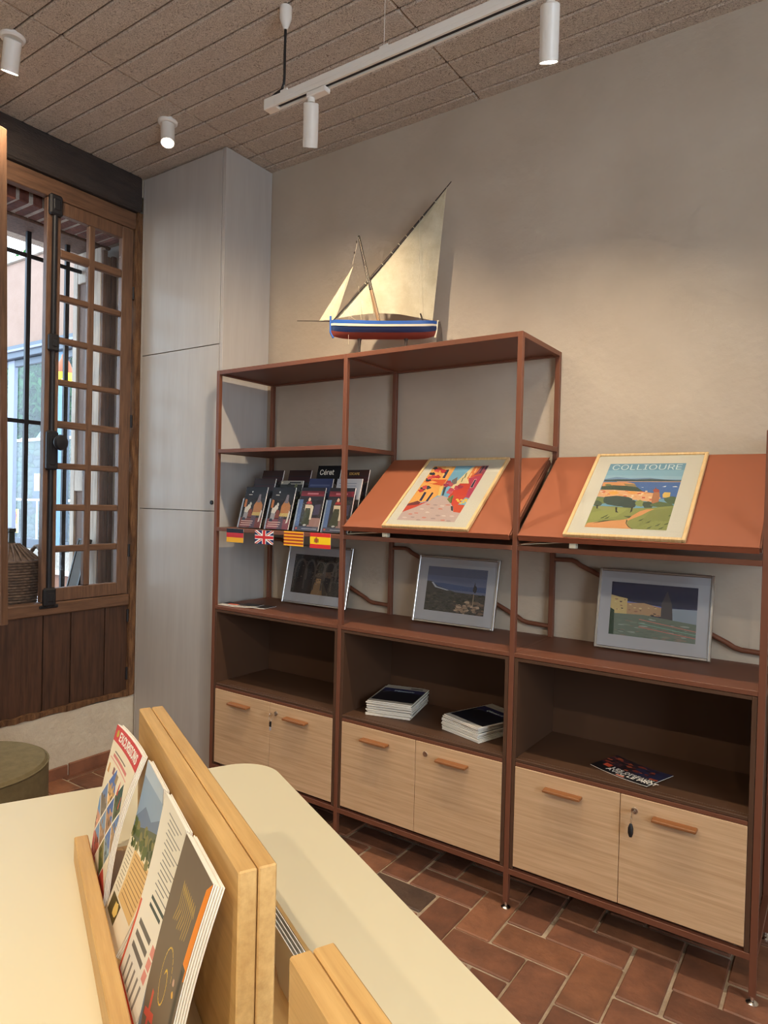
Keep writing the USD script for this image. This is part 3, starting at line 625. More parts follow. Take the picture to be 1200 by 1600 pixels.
street += [(affinity.affine_transform(blob(0, 0, 34, 22, 80 + i, 12, .5), [1 / 500, .664 / 500, 0, -1 / 492, (x - 485 + (y - 75) * .664) / 500, 1 - (y - 75) / 492]), col) for i, (x, y, col) in enumerate([(500, 100, (50, 62, 78)), (470, 150, (50, 62, 78)), (590, 130, (50, 62, 78)), (430, 205, (50, 62, 78)), (380, 290, (60, 70, 80)), (540, 105, (204, 66, 64)), (515, 120, (214, 88, 84)), (570, 125, (200, 60, 62)), (480, 180, (206, 72, 72)), (520, 180, (196, 58, 64)), (445, 190, (214, 90, 84)), (430, 280, (70, 76, 84)), (365, 310, (200, 62, 66)), (400, 275, (206, 80, 78)), (620, 230, (176, 70, 90)), (640, 250, (190, 88, 100)), (600, 255, (160, 60, 80)), (640, 300, (196, 74, 96)), (690, 280, (190, 70, 90)), (620, 320, (206, 96, 110)), (720, 270, (160, 60, 80))])]
street += [(affinity.affine_transform(blob(0, 0, 17, 9, 110 + i, 8), [1 / 500, .664 / 500, 0, -1 / 492, (x - 485 + (y - 75) * .664) / 500, 1 - (y - 75) / 492]), (232, 196, 84)) for i, (x, y) in enumerate([(700, 395), (725, 385), (750, 390), (765, 380), (715, 410), (740, 405), (690, 382), (770, 398)])]
framed('framed_poster', 'pale wood framed poster of a sunny village street with pink flowers, on the sloping board', 'framed poster', slope(1.030, -.0135, .0012), (1, 0, 0), DD, DN, .396, .474, .012, .0145, M['pale_wood'], (.052, .320, .044, .419), street, M['matboard'], tone=.74)
# --- poster 2: bay with bell tower, meadow and path
def c2(pts): return Polygon([((x - 410 + (y - 110) * .443) / 572, 1 - (y - 110) / 492) for x, y in pts]).buffer(0)
def c2b(x, y, rx, ry, s, n=14, j=.3): return affinity.affine_transform(blob(0, 0, rx, ry, s, n, j), [1 / 572, .443 / 572, 0, -1 / 492, (x - 410 + (y - 110) * .443) / 572, 1 - (y - 110) / 492])
bay = [(RECT(0, 0, 1, 1), (112, 158, 182)), (c2([(300, 165), (990, 165), (970, 255), (300, 255)]), (134, 178, 200)), (c2([(340, 205), (980, 215), (960, 260), (330, 260)]), (146, 184, 206)),
    (c2([(355, 236), (450, 220), (560, 232), (700, 226), (800, 238), (950, 240), (945, 262), (340, 262)]), (112, 144, 178)),
    (c2([(355, 243), (470, 238), (600, 240), (700, 234), (860, 244), (948, 246), (944, 256), (350, 256)]), (70, 88, 92)), (c2([(450, 254), (944, 254), (942, 259), (450, 260)]), (206, 160, 130)),
    (c2([(340, 259), (944, 259), (890, 385), (300, 385)]), (76, 112, 170)), (c2([(345, 262), (520, 260), (580, 272), (600, 310), (540, 300), (330, 300)]), (218, 152, 98)), (c2([(500, 272), (585, 276), (600, 318), (520, 296)]), (150, 130, 92)),
    (c2([(330, 295), (420, 286), (520, 290), (600, 300), (640, 335), (520, 330), (325, 325)]), (66, 84, 72)), (c2b(380, 284, 30, 9, 3), (110, 120, 80)),
    (c2([(318, 322), (420, 322), (640, 335), (720, 345), (760, 380), (700, 410), (560, 395), (290, 375)]), (224, 172, 128)),
    (c2([(775, 352), (790, 336), (832, 338), (820, 377), (772, 376)]), (222, 186, 100)), (c2([(692, 390), (712, 338), (752, 336), (756, 352), (738, 410), (716, 432), (686, 430)]), (176, 118, 84)), (c2b(734, 326, 24, 16, 9, 14, .1), (172, 84, 70)), (c2([(730, 300), (736, 300), (736, 316), (728, 316)]), (150, 80, 66))]
rr = random.Random(11)
for k in range(46):
    x, y = rr.uniform(300, 720), rr.uniform(326, 398); w_, h_ = rr.uniform(12, 30), rr.uniform(5, 10)
    if 680 < x < 760 and y > 330: continue
    bay.append((c2([(x, y), (x + w_, y + 1), (x + w_ - 3, y + h_), (x - 3, y + h_)]), rr.choice([(216, 120, 70), (232, 196, 150), (196, 74, 60), (240, 214, 170), (224, 150, 80), (240, 228, 206), (206, 96, 80)])))
bay += [(c2b(420, 345, 46, 16, 21), (228, 166, 76)), (c2b(560, 342, 50, 12, 22), (226, 158, 84)), (c2([(692, 390), (712, 338), (752, 336), (756, 352), (738, 410), (716, 432), (686, 430)]), (176, 118, 84)),
    (c2([(860, 292), (880, 290), (888, 297), (850, 297)]), (236, 236, 230)), (c2([(780, 294), (812, 288), (800, 298)]), (226, 230, 230)), (c2([(625, 298), (648, 300), (640, 304)]), (206, 216, 226)),
    (c2b(320, 405, 70, 34, 25), (120, 132, 84)), (c2b(440, 405, 130, 46, 26, 16, .22), (66, 82, 76)), (c2b(520, 425, 80, 40, 27), (62, 78, 74)), (c2b(290, 430, 40, 26, 32), (84, 98, 80)), (c2b(605, 420, 34, 28, 28), (136, 148, 92)), (c2b(660, 432, 46, 30, 29), (66, 84, 72)), (c2b(760, 430, 90, 26, 30), (96, 112, 76)), (c2b(850, 395, 80, 34, 31), (86, 104, 76)),
    (c2([(200, 450), (420, 448), (560, 458), (680, 452), (780, 440), (900, 428), (820, 640), (150, 640)]), (140, 146, 84)), (c2([(240, 500), (420, 455), (520, 462), (430, 520), (300, 545), (190, 600)]), (150, 156, 90)), (c2([(680, 470), (800, 452), (890, 432), (850, 540), (700, 540), (560, 590)]), (132, 138, 80)),
    (c2([(270, 450), (330, 446), (418, 456), (400, 474), (330, 478)]), (150, 152, 100)),
    (c2([(195, 596), (215, 572), (330, 556), (450, 545), (505, 535), (548, 508), (600, 478), (650, 463), (705, 460), (660, 478), (610, 505), (560, 525), (512, 545), (500, 565), (520, 590), (565, 615), (190, 640)]), (216, 152, 100)),
    (c2([(500, 538), (508, 545), (498, 566), (520, 592), (570, 612), (546, 610), (508, 590), (492, 565)]), (78, 86, 56)), (c2([(205, 586), (330, 552), (430, 542), (330, 560), (215, 580)]), (70, 78, 52)), (c2([(480, 516), (540, 512), (520, 530)]), (80, 92, 58)),
    (c2([(425, 455), (440, 452), (436, 480), (446, 492), (425, 490)]), (58, 58, 52)), (c2([(545, 445), (556, 448), (545, 480), (528, 492)]), (58, 58, 52)), (c2([(285, 440), (300, 442), (292, 468), (284, 466)]), (58, 58, 52))]
for (x, y) in [(590, 540), (640, 552), (700, 570), (760, 560), (640, 590), (720, 590), (800, 500), (830, 495), (340, 520), (320, 530), (350, 532)]:
    bay.append((c2([(x, y), (x + 34, y - 14), (x + 14, y + 4), (x - 10, y + 8)]), (86, 96, 58)))
M['ltext'] = mat('pale_print_text', lin(178, 196, 200), .6); M['wtext'] = mat('white_print_text', lin(244, 238, 228), .6); M['ktext'] = mat('dark_print_text', lin(60, 54, 50), .6); M['gtext'] = mat('gold_print_text', lin(196, 160, 84), .6); M['rtext'] = mat('red_print_text', lin(190, 70, 76), .6)
tw = text_width('COLLIOURE', False)
framed('framed_poster', 'pale wood framed poster lettered with a town name above a bay, in the right bay', 'framed poster', slope(1.793, -.0135, .0012), (1, 0, 0), DD, DN, .396, .484, .012, .0145, M['pale_wood'], (.064, .331, .048, .421), bay, M['matboard'], tone=.74,
       text=[('COLLIOURE', .92 / tw * (.267 / .373), .04, .895, M['ltext'], False)])
# --- three silver frames leaning on the back braces above the cabinets
R1 = [(RECT(0, 0, 1, 1), (34, 28, 26)), (c1([]) if False else Polygon([(0, 0), (.62, 0), (.5, .38), (.3, .36), (0, .2)]), (44, 36, 32)), (Polygon([(.42, 0), (.72, 0), (.60, .42), (.50, .42)]), (124, 92, 58)), (Polygon([(.50, .30), (.64, .30), (.60, .42), (.52, .42)]), (150, 116, 76)), (Polygon([(.66, 0), (.78, 0), (.64, .36), (.62, .36)]), (66, 54, 44)),
      (Polygon([(.40, .44), (.52, .56), (.62, .56), (.62, .44)]), (90, 72, 56)), (Polygon([(.62, .46), (.84, .44), (.84, .62), (.62, .58)]), (88, 66, 52))]
for k, (cx, rx) in enumerate(((.16, .14), (.36, .12), (.56, .12), (.76, .15), (.93, .13))):
    arc = Point(cx, .62).buffer(1., 24); ring = affinity.scale(Point(cx, .50).buffer(1, 24), rx, .40).difference(affinity.scale(Point(cx, .50).buffer(1, 24), rx * .72, .33))
    R1.append((ring.intersection(RECT(0, .35, 1, 1)), (78, 68, 62)))
    R1.append((RECT(cx - rx - .01, .12, cx - rx + .025, .5), (72, 60, 54)))
R1 += speckle(5, 110, 0, 1, .3, 1, .01, .035, [(54, 46, 42), (84, 72, 64), (40, 34, 32), (66, 56, 50)])
R2 = [(RECT(0, 0, 1, 1), (98, 104, 132)), (RECT(0, .80, 1, 1), (86, 92, 118)), (Polygon([(0, .63), (.3, .64), (.7, .60), (1, .62), (1, .5), (0, .5)]), (64, 82, 122)), (Polygon([(0, .66), (.08, .66), (.2, .56), (.5, .46), (1, .44), (1, 0), (0, 0)]), (64, 62, 60)), (Polygon([(.08, .64), (.11, .64), (.18, .55), (.40, .49), (.36, .48), (.15, .53)]), (170, 176, 190))]
R2 += speckle(6, 240, 0, 1, 0, .44, .012, .05, [(46, 46, 44), (70, 66, 60), (56, 56, 50), (84, 78, 70)]) + speckle(7, 60, .5, 1, 0, .30, .02, .07, [(150, 126, 106), (116, 96, 82), (176, 152, 130), (80, 68, 62)])
R2 += [(Polygon([(.80, .2), (.82, .2), (.815, .46), (.805, .46)]), (150, 130, 110)), (blob(.82, .56, .035, .10, 4), (34, 32, 40)), (Polygon([(.795, .58), (.815, .72), (.83, .56)]), (34, 32, 40))]
R3 = [(RECT(0, 0, 1, 1), (40, 46, 84)), (RECT(0, .62, 1, 1), (30, 34, 66)), (Polygon([(.10, .66), (.62, .60), (.62, .5), (.1, .5)]), (104, 116, 190)), (Polygon([(.62, .58), (1, .60), (1, .30), (.62, .30)]), (140, 152, 166)), (Polygon([(0, .75), (.10, .72), (.20, .70), (.20, .40), (0, .38)]), (196, 172, 118)), (Polygon([(.20, .62), (.40, .64), (.60, .58), (.60, .42), (.20, .40)]), (176, 142, 108)),
      (Polygon([(.60, .66), (.66, .90), (.72, .66), (.74, .30), (.60, .30)]), (70, 66, 70)), (Polygon([(0, .40), (.4, .42), (1, .34), (1, 0), (0, 0)]), (104, 116, 104)), (Polygon([(0, .5), (.05, .46), (.06, 0), (0, 0)]), (40, 62, 46))]
R3 += speckle(8, 26, .05, .58, .42, .68, .012, .03, [(70, 60, 56), (210, 190, 140), (150, 110, 90)]) + speckle(9, 70, .1, .9, 0, .36, .02, .07, [(120, 132, 118), (92, 104, 96), (150, 158, 150), (130, 116, 104)], .25)
R3 += [(Polygon([(.35, .34 - .07 * k), (1, .22 - .06 * k), (1, .205 - .06 * k), (.35, .325 - .07 * k)]), c_) for k, c_ in enumerate([(190, 120, 110), (110, 160, 140), (190, 112, 104)])]
for nm, (xa, ya), (xb, yb), w_, h_, pb, lay, bar in (
        ('silver framed dark photo of a vaulted stone gallery, leaning behind the left post', (.184, -.066), (.604, -.060), .418, .303, (.050, .366, .055, .254), R1, .010),
        ('silver framed photo of rocks and a distant blue bay, leaning in the middle bay', (.992, -.074), (1.394, -.066), .400, .300, (.055, .347, .055, .252), R2, .010),
        ('silver framed photo of a harbour under a navy sky, leaning in the right bay', (1.820, -.084), (2.226, -.070), .404, .303, (.050, .352, .055, .254), R3, .010)):
    e_ = np.array([xb - xa, yb - ya, 0.]); e_ /= np.linalg.norm(e_); back = np.array([-e_[1], e_[0], 0]); tl = math.asin(.060 / .30)
    ay_ = back * math.sin(tl) + np.array([0, 0, math.cos(tl)]); az_ = np.cross(e_, ay_)
    framed('framed_photo', nm, 'framed photo', np.array([xa, ya, Z4 + .0035]) - az_ * .0, e_, ay_, az_, w_, h_, bar, .016, M['alu'], pb, lay, M['matgrey'])

# ================================================================== MODEL BOAT on top of the shelving
BA = np.array([.659, -.30, 0.]); BE = np.array([.877, .481, 0.]); BN = np.array([-.481, .877, 0.])
def bt(a, z, n=0.): return BA + np.multiply.outer(np.asarray(a, float), BE) + np.multiply.outer(np.asarray(n, float) + 0 * np.asarray(a, float), BN) + np.multiply.outer(np.asarray(z, float) + 0 * np.asarray(a, float), np.array([0, 0, 1.]))
boat = Thing('model_sailboat', 'blue and white wooden model fishing boat with cream lateen sails on top of the shelving', 'model boat', bt(.24, ZT))
NS = 26; sx = np.linspace(0, 1, NS)
Lh = .478
half = .062 * np.clip(1 - np.abs(2 * sx - 1.0) ** 2.6, 0, 1) ** .62 + .0012
keel = 2.207 + .020 * (np.abs(2 * sx - 1) ** 6); sheer = 2.276 + .016 * (2 * sx - 1) ** 2 + .006 * (1 - sx)
def station(k, t):           # t 0 keel .. 1 sheer -> (half width, z)
    w_ = half[k] * (1 - (1 - t) ** 2.2) ** .75; return w_, keel[k] + (sheer[k] - keel[k]) * t
def hull_band(t0, t1, nt, off=0.):
    ts = np.linspace(t0, t1, nt); mb = MB()
    for sgn in (-1, 1):
        V = []
        for k in range(NS):
            for t in ts:
                w_, z = station(k, t); V.append(bt(sx[k] * Lh, z, sgn * (w_ + off)))
        F = []
        for k in range(NS - 1):
            for q in range(nt - 1):
                a = k * nt + q; F.append((a, a + nt, a + nt + 1, a + 1) if sgn < 0 else (a, a + 1, a + nt + 1, a + nt))
        mb.add(np.array(V), np.array(F))
    return mb
hb = boat.add('hull', hull_band(0, .30, 6), M['hullred'], smooth=60, label='dull red lower hull')
boat.add('upper_hull', hull_band(.30, .60, 5), M['navy'], parent=hb, smooth=60, label='dark blue side')
boat.add('strake', hull_band(.60, .73, 3, .0022), M['cream'], parent=hb, smooth=60, label='cream rubbing strake')
boat.add('gunwale', hull_band(.73, 1.03, 4, .001), M['blue'], parent=hb, smooth=60, label='bright blue gunwale')
V = []; F = []
for k in range(NS):
    w_, z = station(k, .82); V += [bt(sx[k] * Lh, z, -w_), bt(sx[k] * Lh, z, w_)]
for k in range(NS - 1): F.append((2 * k, 2 * k + 2, 2 * k + 3, 2 * k + 1))
boat.add('deck', (np.array(V), np.array([q for f_ in F for q in ((f_[0], f_[1], f_[2]), (f_[0], f_[2], f_[3]))])), M['mastlight'], parent=hb)
boat.add('stem', MB().tube([bt(.012, 2.214), bt(-.002, 2.24), bt(-.003, 2.312)], .0045, 8), M['blue'], smooth=40)
boat.add('sternpost', MB().tube([bt(.470, 2.215), bt(.478, 2.25), bt(.480, 2.292)], .0045, 8), M['cream'], smooth=40)
def bprism(pts, th): return MB().prism(Polygon(pts), lambda u, v, w: bt(u, v, w - th / 2), th)
boat.add('rudder', bprism([(.476, 2.192), (.505, 2.192), (.500, 2.25), (.492, 2.286), (.482, 2.286)], .007), M['mast'])
boat.add('tiller', MB().tube([bt(.415, 2.288), bt(.402, 2.322)], .0035, 8), M['mast'])
boat.add('mast', MB().tube([bt(.180, 2.425, -.016), bt(.150, 2.535, -.016), bt(.119, 2.664, -.016)], [.0072, .0066, .0050], 12), M['mast'], smooth=60)
boat.add('mast_foot', MB().tube([bt(.232, 2.235, -.016), bt(.181, 2.422, -.016)], [.0082, .0072], 12), M['mastlight'], smooth=60, label='paler lower half of the mast')
ya, yb_ = np.array([.004, 2.285]), np.array([.524, 2.902])
tt = np.linspace(0, 1, 14); bow_ = .010 * np.sin(PI * tt)
yard = np.stack([bt(ya[0] + (yb_[0] - ya[0]) * t - b_ * .76, ya[1] + (yb_[1] - ya[1]) * t + b_ * .64, -.002) for t, b_ in zip(tt, -bow_ * .6)])
boat.add('yard', MB().tube(yard, np.interp(tt, [0, .35, .62, 1], [.0025, .0062, .005, .0018]), 10), M['mast'], smooth=60)
boat.add('bowsprit', MB().tube([bt(.03, 2.290, .004), bt(-.157, 2.293, .004)], [.003, .0015], 8), M['mast'])
# lateen sail: yard edge, leech, foot, with a soft belly
def sail(corners, nu, nv, belly, foot_curve):
    A_, B_, C_, D_ = [np.array(q, float) for q in corners]     # A low-front, B clew, C head-back, D head-front
    us, vs = np.linspace(0, 1, nu), np.linspace(0, 1, nv); V = []
    for v in vs:
        for u in us:
            p = (A_ * (1 - u) + B_ * u) * (1 - v) + (D_ * (1 - u) + C_ * u) * v
            z_ = p[1] + foot_curve * math.sin(PI * u) * (1 - v) ** 3
            wr = .0016 * math.sin(26 * u + 5 * v) * (1 - v) + .0012 * math.sin(17 * v + 9 * u)
            V.append(bt(p[0], z_, .004 - belly * math.sin(PI * u) * math.sin(PI * (v * .86 + .12)) + wr))
    F = []
    for j in range(nv - 1):
        for i in range(nu - 1):
            a = j * nu + i; F.append((a, a + 1, a + nu + 1, a + nu))
    V = np.array(V); F = np.array(F); n = len(V); T = np.vstack([F[:, [0, 1, 2]], F[:, [0, 2, 3]]])
    return np.vstack([V, V + BN * .0008]), np.vstack([T, T[:, ::-1] + n])
boat.add('mainsail', sail(((.020, 2.303), (.457, 2.292), (.504, 2.874), (.500, 2.872)), 34, 30, .016, .026), M['linen'], smooth=True)
boat.add('jib', sail(((-.058, 2.289), (.016, 2.290), (.094, 2.534), (.092, 2.534)), 16, 20, .008, .006), M['linen'], smooth=True)
th_ = MB()
for (p, q) in (((.119, 2.655), (.095, 2.535)), ((.119, 2.658), (.222, 2.29)), ((.150, 2.53), (.20, 2.29)), ((.390, 2.74), (.400, 2.29)), ((.125, 2.44), (.140, 2.29)), ((.06, 2.33), (.115, 2.288)), ((.084, 2.325), (.085, 2.18)), ((.505, 2.87), (.457, 2.30))):
    th_.tube([bt(p[0], p[1], -.022), bt((p[0] + q[0]) / 2, (p[1] + q[1]) / 2 - .001, -.022), bt(q[0], q[1], -.024)], .0006, 5)
boat.add('rigging', th_, M['thread'])
for k, t in enumerate((.28, .42, .50, .56, .62, .68, .76, .86)):
    p = bt(ya[0] + (yb_[0] - ya[0]) * t + .004, ya[1] + (yb_[1] - ya[1]) * t - .003, -.002)
    boat.add('lashing', MB().lathe([(.0072, -.0015), (.0078, 0), (.0072, .0015)], o=p, axis=bt(yb_[0], yb_[1]) - bt(ya[0], ya[1]), n=14), M['thread'])
boat.add('block', MB().lathe([(0, -.006), (.003, -.004), (.004, 0), (.003, .004), (0, .006)], o=bt(.103, 2.588, -.02), n=10).lathe([(0, -.006), (.003, -.004), (.004, 0), (.003, .004), (0, .006)], o=bt(.112, 2.636, -.02), n=10), M['mast'])
for a_ in (.131, .341):
    kb = np.interp(a_ / Lh, sx, keel)
    boat.add('cradle_leg', MB().lathe([(0, 0), (.013, 0), (.013, .004), (.006, .012), (.0052, .06), (.0075, kb - ZT - .006), (.0105, kb - ZT + .002), (0, kb - ZT + .002)], o=bt(a_, ZT), n=20), M['mast'], smooth=40)

# ================================================================== LEAFLETS ON THE UPPER SHELF
def leaf_fn(o, ax, ay, w, h):
    o = np.asarray(o, float); az = np.cross(ax, ay)
    return lambda u, v, d=0.: o + np.multiply.outer(np.asarray(u) * w, ax) + np.multiply.outer(np.asarray(v) * h, ay) + np.multiply.outer(np.asarray(d) + 0 * np.asarray(u), az), az
def cover(kind):
    if kind in 'ab':      # smith in white by an orange vessel
        L = [(RECT(0, 0, 1, 1), (30, 28, 32)), (RECT(0, 0, 1, .24), (120, 58, 56) if kind == 'a' else (138, 74, 84)), (Polygon([(.52, .30), (.94, .30), (.92, .56), (.80, .66), (.62, .66), (.52, .55)]), (186, 124, 72)), (Polygon([(.62, .62), (.80, .62), (.76, .82), (.68, .82)]), (120, 112, 120)), (Polygon([(.50, .30), (.92, .30), (.92, .38), (.52, .38)]), (206, 178, 104)),
             (blob(.20, .42, .13, .12, 3), (222, 214, 200)), (blob(.30, .50, .10, .09, 4), (226, 220, 206)), (blob(.35, .58, .07, .06, 5), (206, 198, 186)), (Polygon([(.10, .20), (.30, .22), (.32, .36), (.12, .38)]), (160, 156, 160)), (Polygon([(.30, .26), (.52, .26), (.48, .44), (.34, .46)]), (132, 66, 52)), (Polygon([(.05, .5), (.16, .5), (.16, .68), (.06, .7)]), (196, 120, 70)), (blob(.16, .20, .09, .05, 8), (44, 48, 72)), (Polygon([(.84, .14), (.92, .16), (.96, .42), (.90, .44)]), (214, 208, 198)), (RECT(.5, 0, .72, .3), (86, 74, 92)),
             (RECT(.06, .15, .62, .17), (226, 190, 176)), (RECT(.06, .10, .60, .12), (226, 190, 176)), (RECT(.04, .05, .56, .07), (226, 190, 176)), (RECT(.3, .86, .36, .9), (220, 220, 216)), (RECT(.18, .80, .34, .82), (200, 196, 190))]
    elif kind == 'c':     # dancer in green with a red scarf
        L = [(RECT(0, 0, 1, 1), (36, 30, 38)), (RECT(.02, .80, .98, .92), (128, 38, 50)), (RECT(.28, .84, .74, .88), (206, 120, 130)), (RECT(.50, 0, 1, .30), (166, 128, 120)), (RECT(.0, .0, .16, .72), (92, 118, 166)), (blob(.42, .72, .07, .06, 5), (226, 190, 166)), (Polygon([(.30, .62), (.56, .62), (.50, .68), (.34, .68)]), (176, 40, 44)), (Polygon([(.30, .40), (.54, .40), (.56, .60), (.28, .60)]), (226, 206, 176)), (Polygon([(.22, .14), (.58, .14), (.52, .52), (.32, .52)]), (62, 66, 40)), (Polygon([(.54, .26), (.62, .26), (.64, .56), (.56, .60)]), (236, 222, 196)), (Polygon([(.66, .36), (.90, .38), (.92, .62), (.68, .60)]), (74, 66, 92)), (RECT(.0, .0, .98, .10), (78, 84, 104)), (RECT(.04, .03, .12, .07), (206, 96, 84)), (RECT(.3, .04, .92, .055), (186, 190, 200)), (blob(.40, .13, .08, .025, 8), (206, 204, 198))]
    elif kind == 'blue': L = [(RECT(0, 0, 1, 1), (62, 74, 124)), (RECT(0, 0, 1, .55), (40, 44, 66)), (RECT(.06, .82, .9, .86), (96, 108, 154))] + speckle(20, 20, 0, 1, 0, .5, .04, .12, [(70, 70, 90), (50, 56, 70), (96, 90, 100)])
    elif kind == 'lemon': L = [(RECT(0, 0, 1, 1), (44, 44, 40)), (RECT(0, .90, 1, 1), (178, 174, 160)), (RECT(.4, .925, .9, .97), (74, 74, 72)), (blob(.06, .95, .05, .03, 2), (240, 226, 196))] + speckle(21, 40, 0, 1, .1, .88, .04, .12, [(70, 76, 44), (120, 122, 78), (40, 44, 40), (150, 146, 100)])
    elif kind == 'white': L = [(RECT(0, 0, 1, 1), (56, 52, 52)), (RECT(0, .52, 1, 1), (196, 198, 206)), (RECT(0, .52, .86, .62), (56, 74, 120))] + [(RECT(.1, .70 + .06 * k, .8, .72 + .06 * k), (150, 156, 170)) for k in range(4)] + speckle(22, 40, 0, 1, 0, .5, .03, .08, [(130, 112, 100), (170, 150, 130), (70, 60, 60), (150, 50, 50)])
    elif kind == 'ceret': L = [(RECT(0, 0, 1, 1), (24, 24, 28))] + [(Polygon([(.35, .18), (.7, .34), (.9, .3), (.95, .55), (.6, .45)]), (176, 144, 110)), (blob(.8, .52, .14, .12, 6), (190, 184, 170)), (Polygon([(0, 0), (1, 0), (1, .18), (0, .12)]), (70, 56, 54))]
    else:                 # dark covers with a red-brown top
        L = [(RECT(0, 0, 1, 1), (46, 40, 44)), (RECT(0, .86, 1, 1), (64, 40, 36)), (RECT(0, .70, 1, .84), (66, 34, 38))] + speckle(sum(map(ord, kind)), 40, 0, 1, 0, .68, .04, .1, [(78, 66, 66), (60, 60, 74), (100, 84, 76), (40, 40, 50)])
    return L
def leaflet(name, label, group, o, lean, w, h, kind, th=.004, texts=(), yaw=0.):
    ax = np.array([math.cos(yaw), math.sin(yaw), 0]); back = np.array([-ax[1], ax[0], 0]); ay = back * math.sin(lean) + np.array([0, 0, math.cos(lean)])
    fn, az = leaf_fn(o, ax, ay, w, h)
    t = Thing(name, label, 'brochure', o, 0, group)
    t.add('pages', MB().obox(fn(.5, .5, -th / 2), ax, ay, az, w / 2, h / 2, th / 2, c=.0004), M['paper'])
    V, F, Cd = flat_print(cover(kind), lambda u, v: fn(u, v, .0003)); t.add('cover', (V, F), M['print'], cd=Cd * .72)
    for (s_, hh, u, v, mt) in texts: t.add('lettering', lettering(s_, hh, lambda a, b_, d: fn(a, b_, d + .0003), u, v, aspect=w / h), mt)
    return t
st = Thing('brochure_stand', 'clear acrylic stepped brochure stand of four columns on the left upper shelf', 'brochure stand', (.47, -.27, Z3 + .001))
XC = [.140, .322, .504, .672]
LW, LH = .143, .205; LEAN = math.radians(15)
rows = [(-.352, Z3 + .006, 0), (-.285, Z3 + .050, 1), (-.215, Z3 + .094, 2)]
kinds = [['a', 'a2', 'b', 'c', 'c'], ['x1', 'lemon', 'blue', 'white'], ['y1', 'y2', 'ceret', 'y3']]
K3 = [['a', 'b', 'c', 'c'], ['x1', 'lemon', 'blue', 'white'], ['y1', 'y2', 'ceret', 'y3']]
LB = [['dark brochure with a white-clad figure and orange vessel, above the black-red-gold flag', 'dark brochure with a white-clad figure, second in the front row above the union flag', 'brochure with a dancer in green and red scarf above the red-and-yellow striped flag', 'brochure with a dancer in green right beside the post, above the red-yellow-red flag'],
      ['dim brochure with a dark red band in the middle row behind the first front brochure', 'brochure with a pale title strip and olive greenery in the middle row', 'blue-topped brochure in the middle row of the acrylic stand', 'brochure with white upper half and blue line in the middle row by the post'],
      ['dim brochure with brown top edge, leftmost in the back row', 'dim brochure with brown top edge, second in the back row', 'black brochure titled with a town name standing highest in the back row', 'dim brochure with gold title in the back row, seen right of the post']]
for ri, (yb, zb, q) in enumerate(rows):
    for ci, xc in enumerate(XC):
        kd = K3[ri][ci]; tx = []
        x = xc - .012 * ri; hgt = LH + (.022 if kd == 'ceret' else 0) - (.01 if kd == 'lemon' else 0)
        if kd == 'ceret': tx = [('Céret', .11, .10, .80, M['paper'])]
        if kd == 'y3': tx = [('ESCAPE', .055, .20, .88, M['gtext'])]
        leaflet('brochure', LB[ri][ci], 'brochures in the acrylic stand', np.array([x, yb + .006, zb]), LEAN, LW, hgt, kd, th=.006, texts=tx)
        # clear pocket: front plate, side cheeks, back plate
        ax = np.array([1., 0, 0]); ay = np.array([0, math.sin(LEAN), math.cos(LEAN)]); az = np.cross(ax, ay)
        o = np.array([x + LW / 2, yb + .006, zb])
        pk = st.add('pocket', MB().obox(o + ay * .072 + az * .0035, ax, ay, az, LW / 2 + .004, .075, .001, c=.0003).obox(o + ay * .085 - az * .0085, ax, ay, az, LW / 2 + .004, .09, .001, c=.0003).obox(o - ay * .0025 - az * .002, ax, ay, az, LW / 2 + .004, .001, .006, c=.0003), M['acryl'])
        for sgn in (-1, 1):
            st.add('cheek', MB().obox(o + ay * .072 - az * .0025 + ax * sgn * (LW / 2 + .005), ax, ay, az, .0012, .075, .0068, c=.0003), M['acryl_edge' if sgn < 0 and ri == 0 else 'acryl'], parent=pk)
    if ri: st.add('riser', BX(XC[0] - .02, XC[3] + LW - .03, yb + .004, yb + .007, Z3 + .001, zb - .004, c=.0005), M['acryl'])
st.add('base', BX(XC[0] - .035, XC[3] + LW + .002, -.352, -.16, Z3 + .0005, Z3 + .003, c=.0005), M['acryl'])

# ---- four little paper flags stuck to the shelf edge
def flag(lab, x0, x1, z0, z1, layers):
    t = Thing('paper_flag', lab, 'flag', ((x0 + x1) / 2, YF, z0))
    fn = lambda u, v: np.stack([x0 + u * (x1 - x0), YF - .0016 + 0 * u, z0 + v * (z1 - z0)], 1)
    t.add('card', BX(x0, x1, YF - .0012, YF - .0004, z0, z1, c=.0001), M['paper'])
    V, F, Cd = flat_print(layers, fn); t.add('print', (V, F), M['print'], cd=Cd)
BK, RD, GD = (24, 26, 40), (196, 44, 52), (236, 176, 40)
flag('small paper flag of black, red and gold bands on the shelf edge', .096, .213, 1.266, 1.332, [(RECT(0, 0, 1, 1), GD), (RECT(0, .36, 1, 1), RD), (RECT(0, .70, 1, 1), BK)])
uk = [(RECT(0, 0, 1, 1), (30, 40, 92))]
for (p, q) in (((0, 0), (1, 1)), ((0, 1), (1, 0))): uk.append((LineString([p, q]).buffer(.085, cap_style=2), (236, 232, 226)))
for (p, q, s_) in (((0, 0), (.5, .5), -1), ((.5, .5), (1, 1), 1), ((0, 1), (.5, .5), -1), ((.5, .5), (1, 0), 1)):
    d_ = np.array(q, float) - p; d_ = np.array([-d_[1], d_[0]]) / np.linalg.norm(d_) * .022 * s_
    uk.append((LineString([np.array(p) + d_, np.array(q) + d_]).buffer(.028, cap_style=2), (200, 46, 50)))
uk += [(RECT(.39, 0, .61, 1), (236, 232, 226)), (RECT(0, .34, 1, .66), (236, 232, 226)), (RECT(.43, 0, .57, 1), (206, 42, 44)), (RECT(0, .40, 1, .60), (206, 42, 44))]
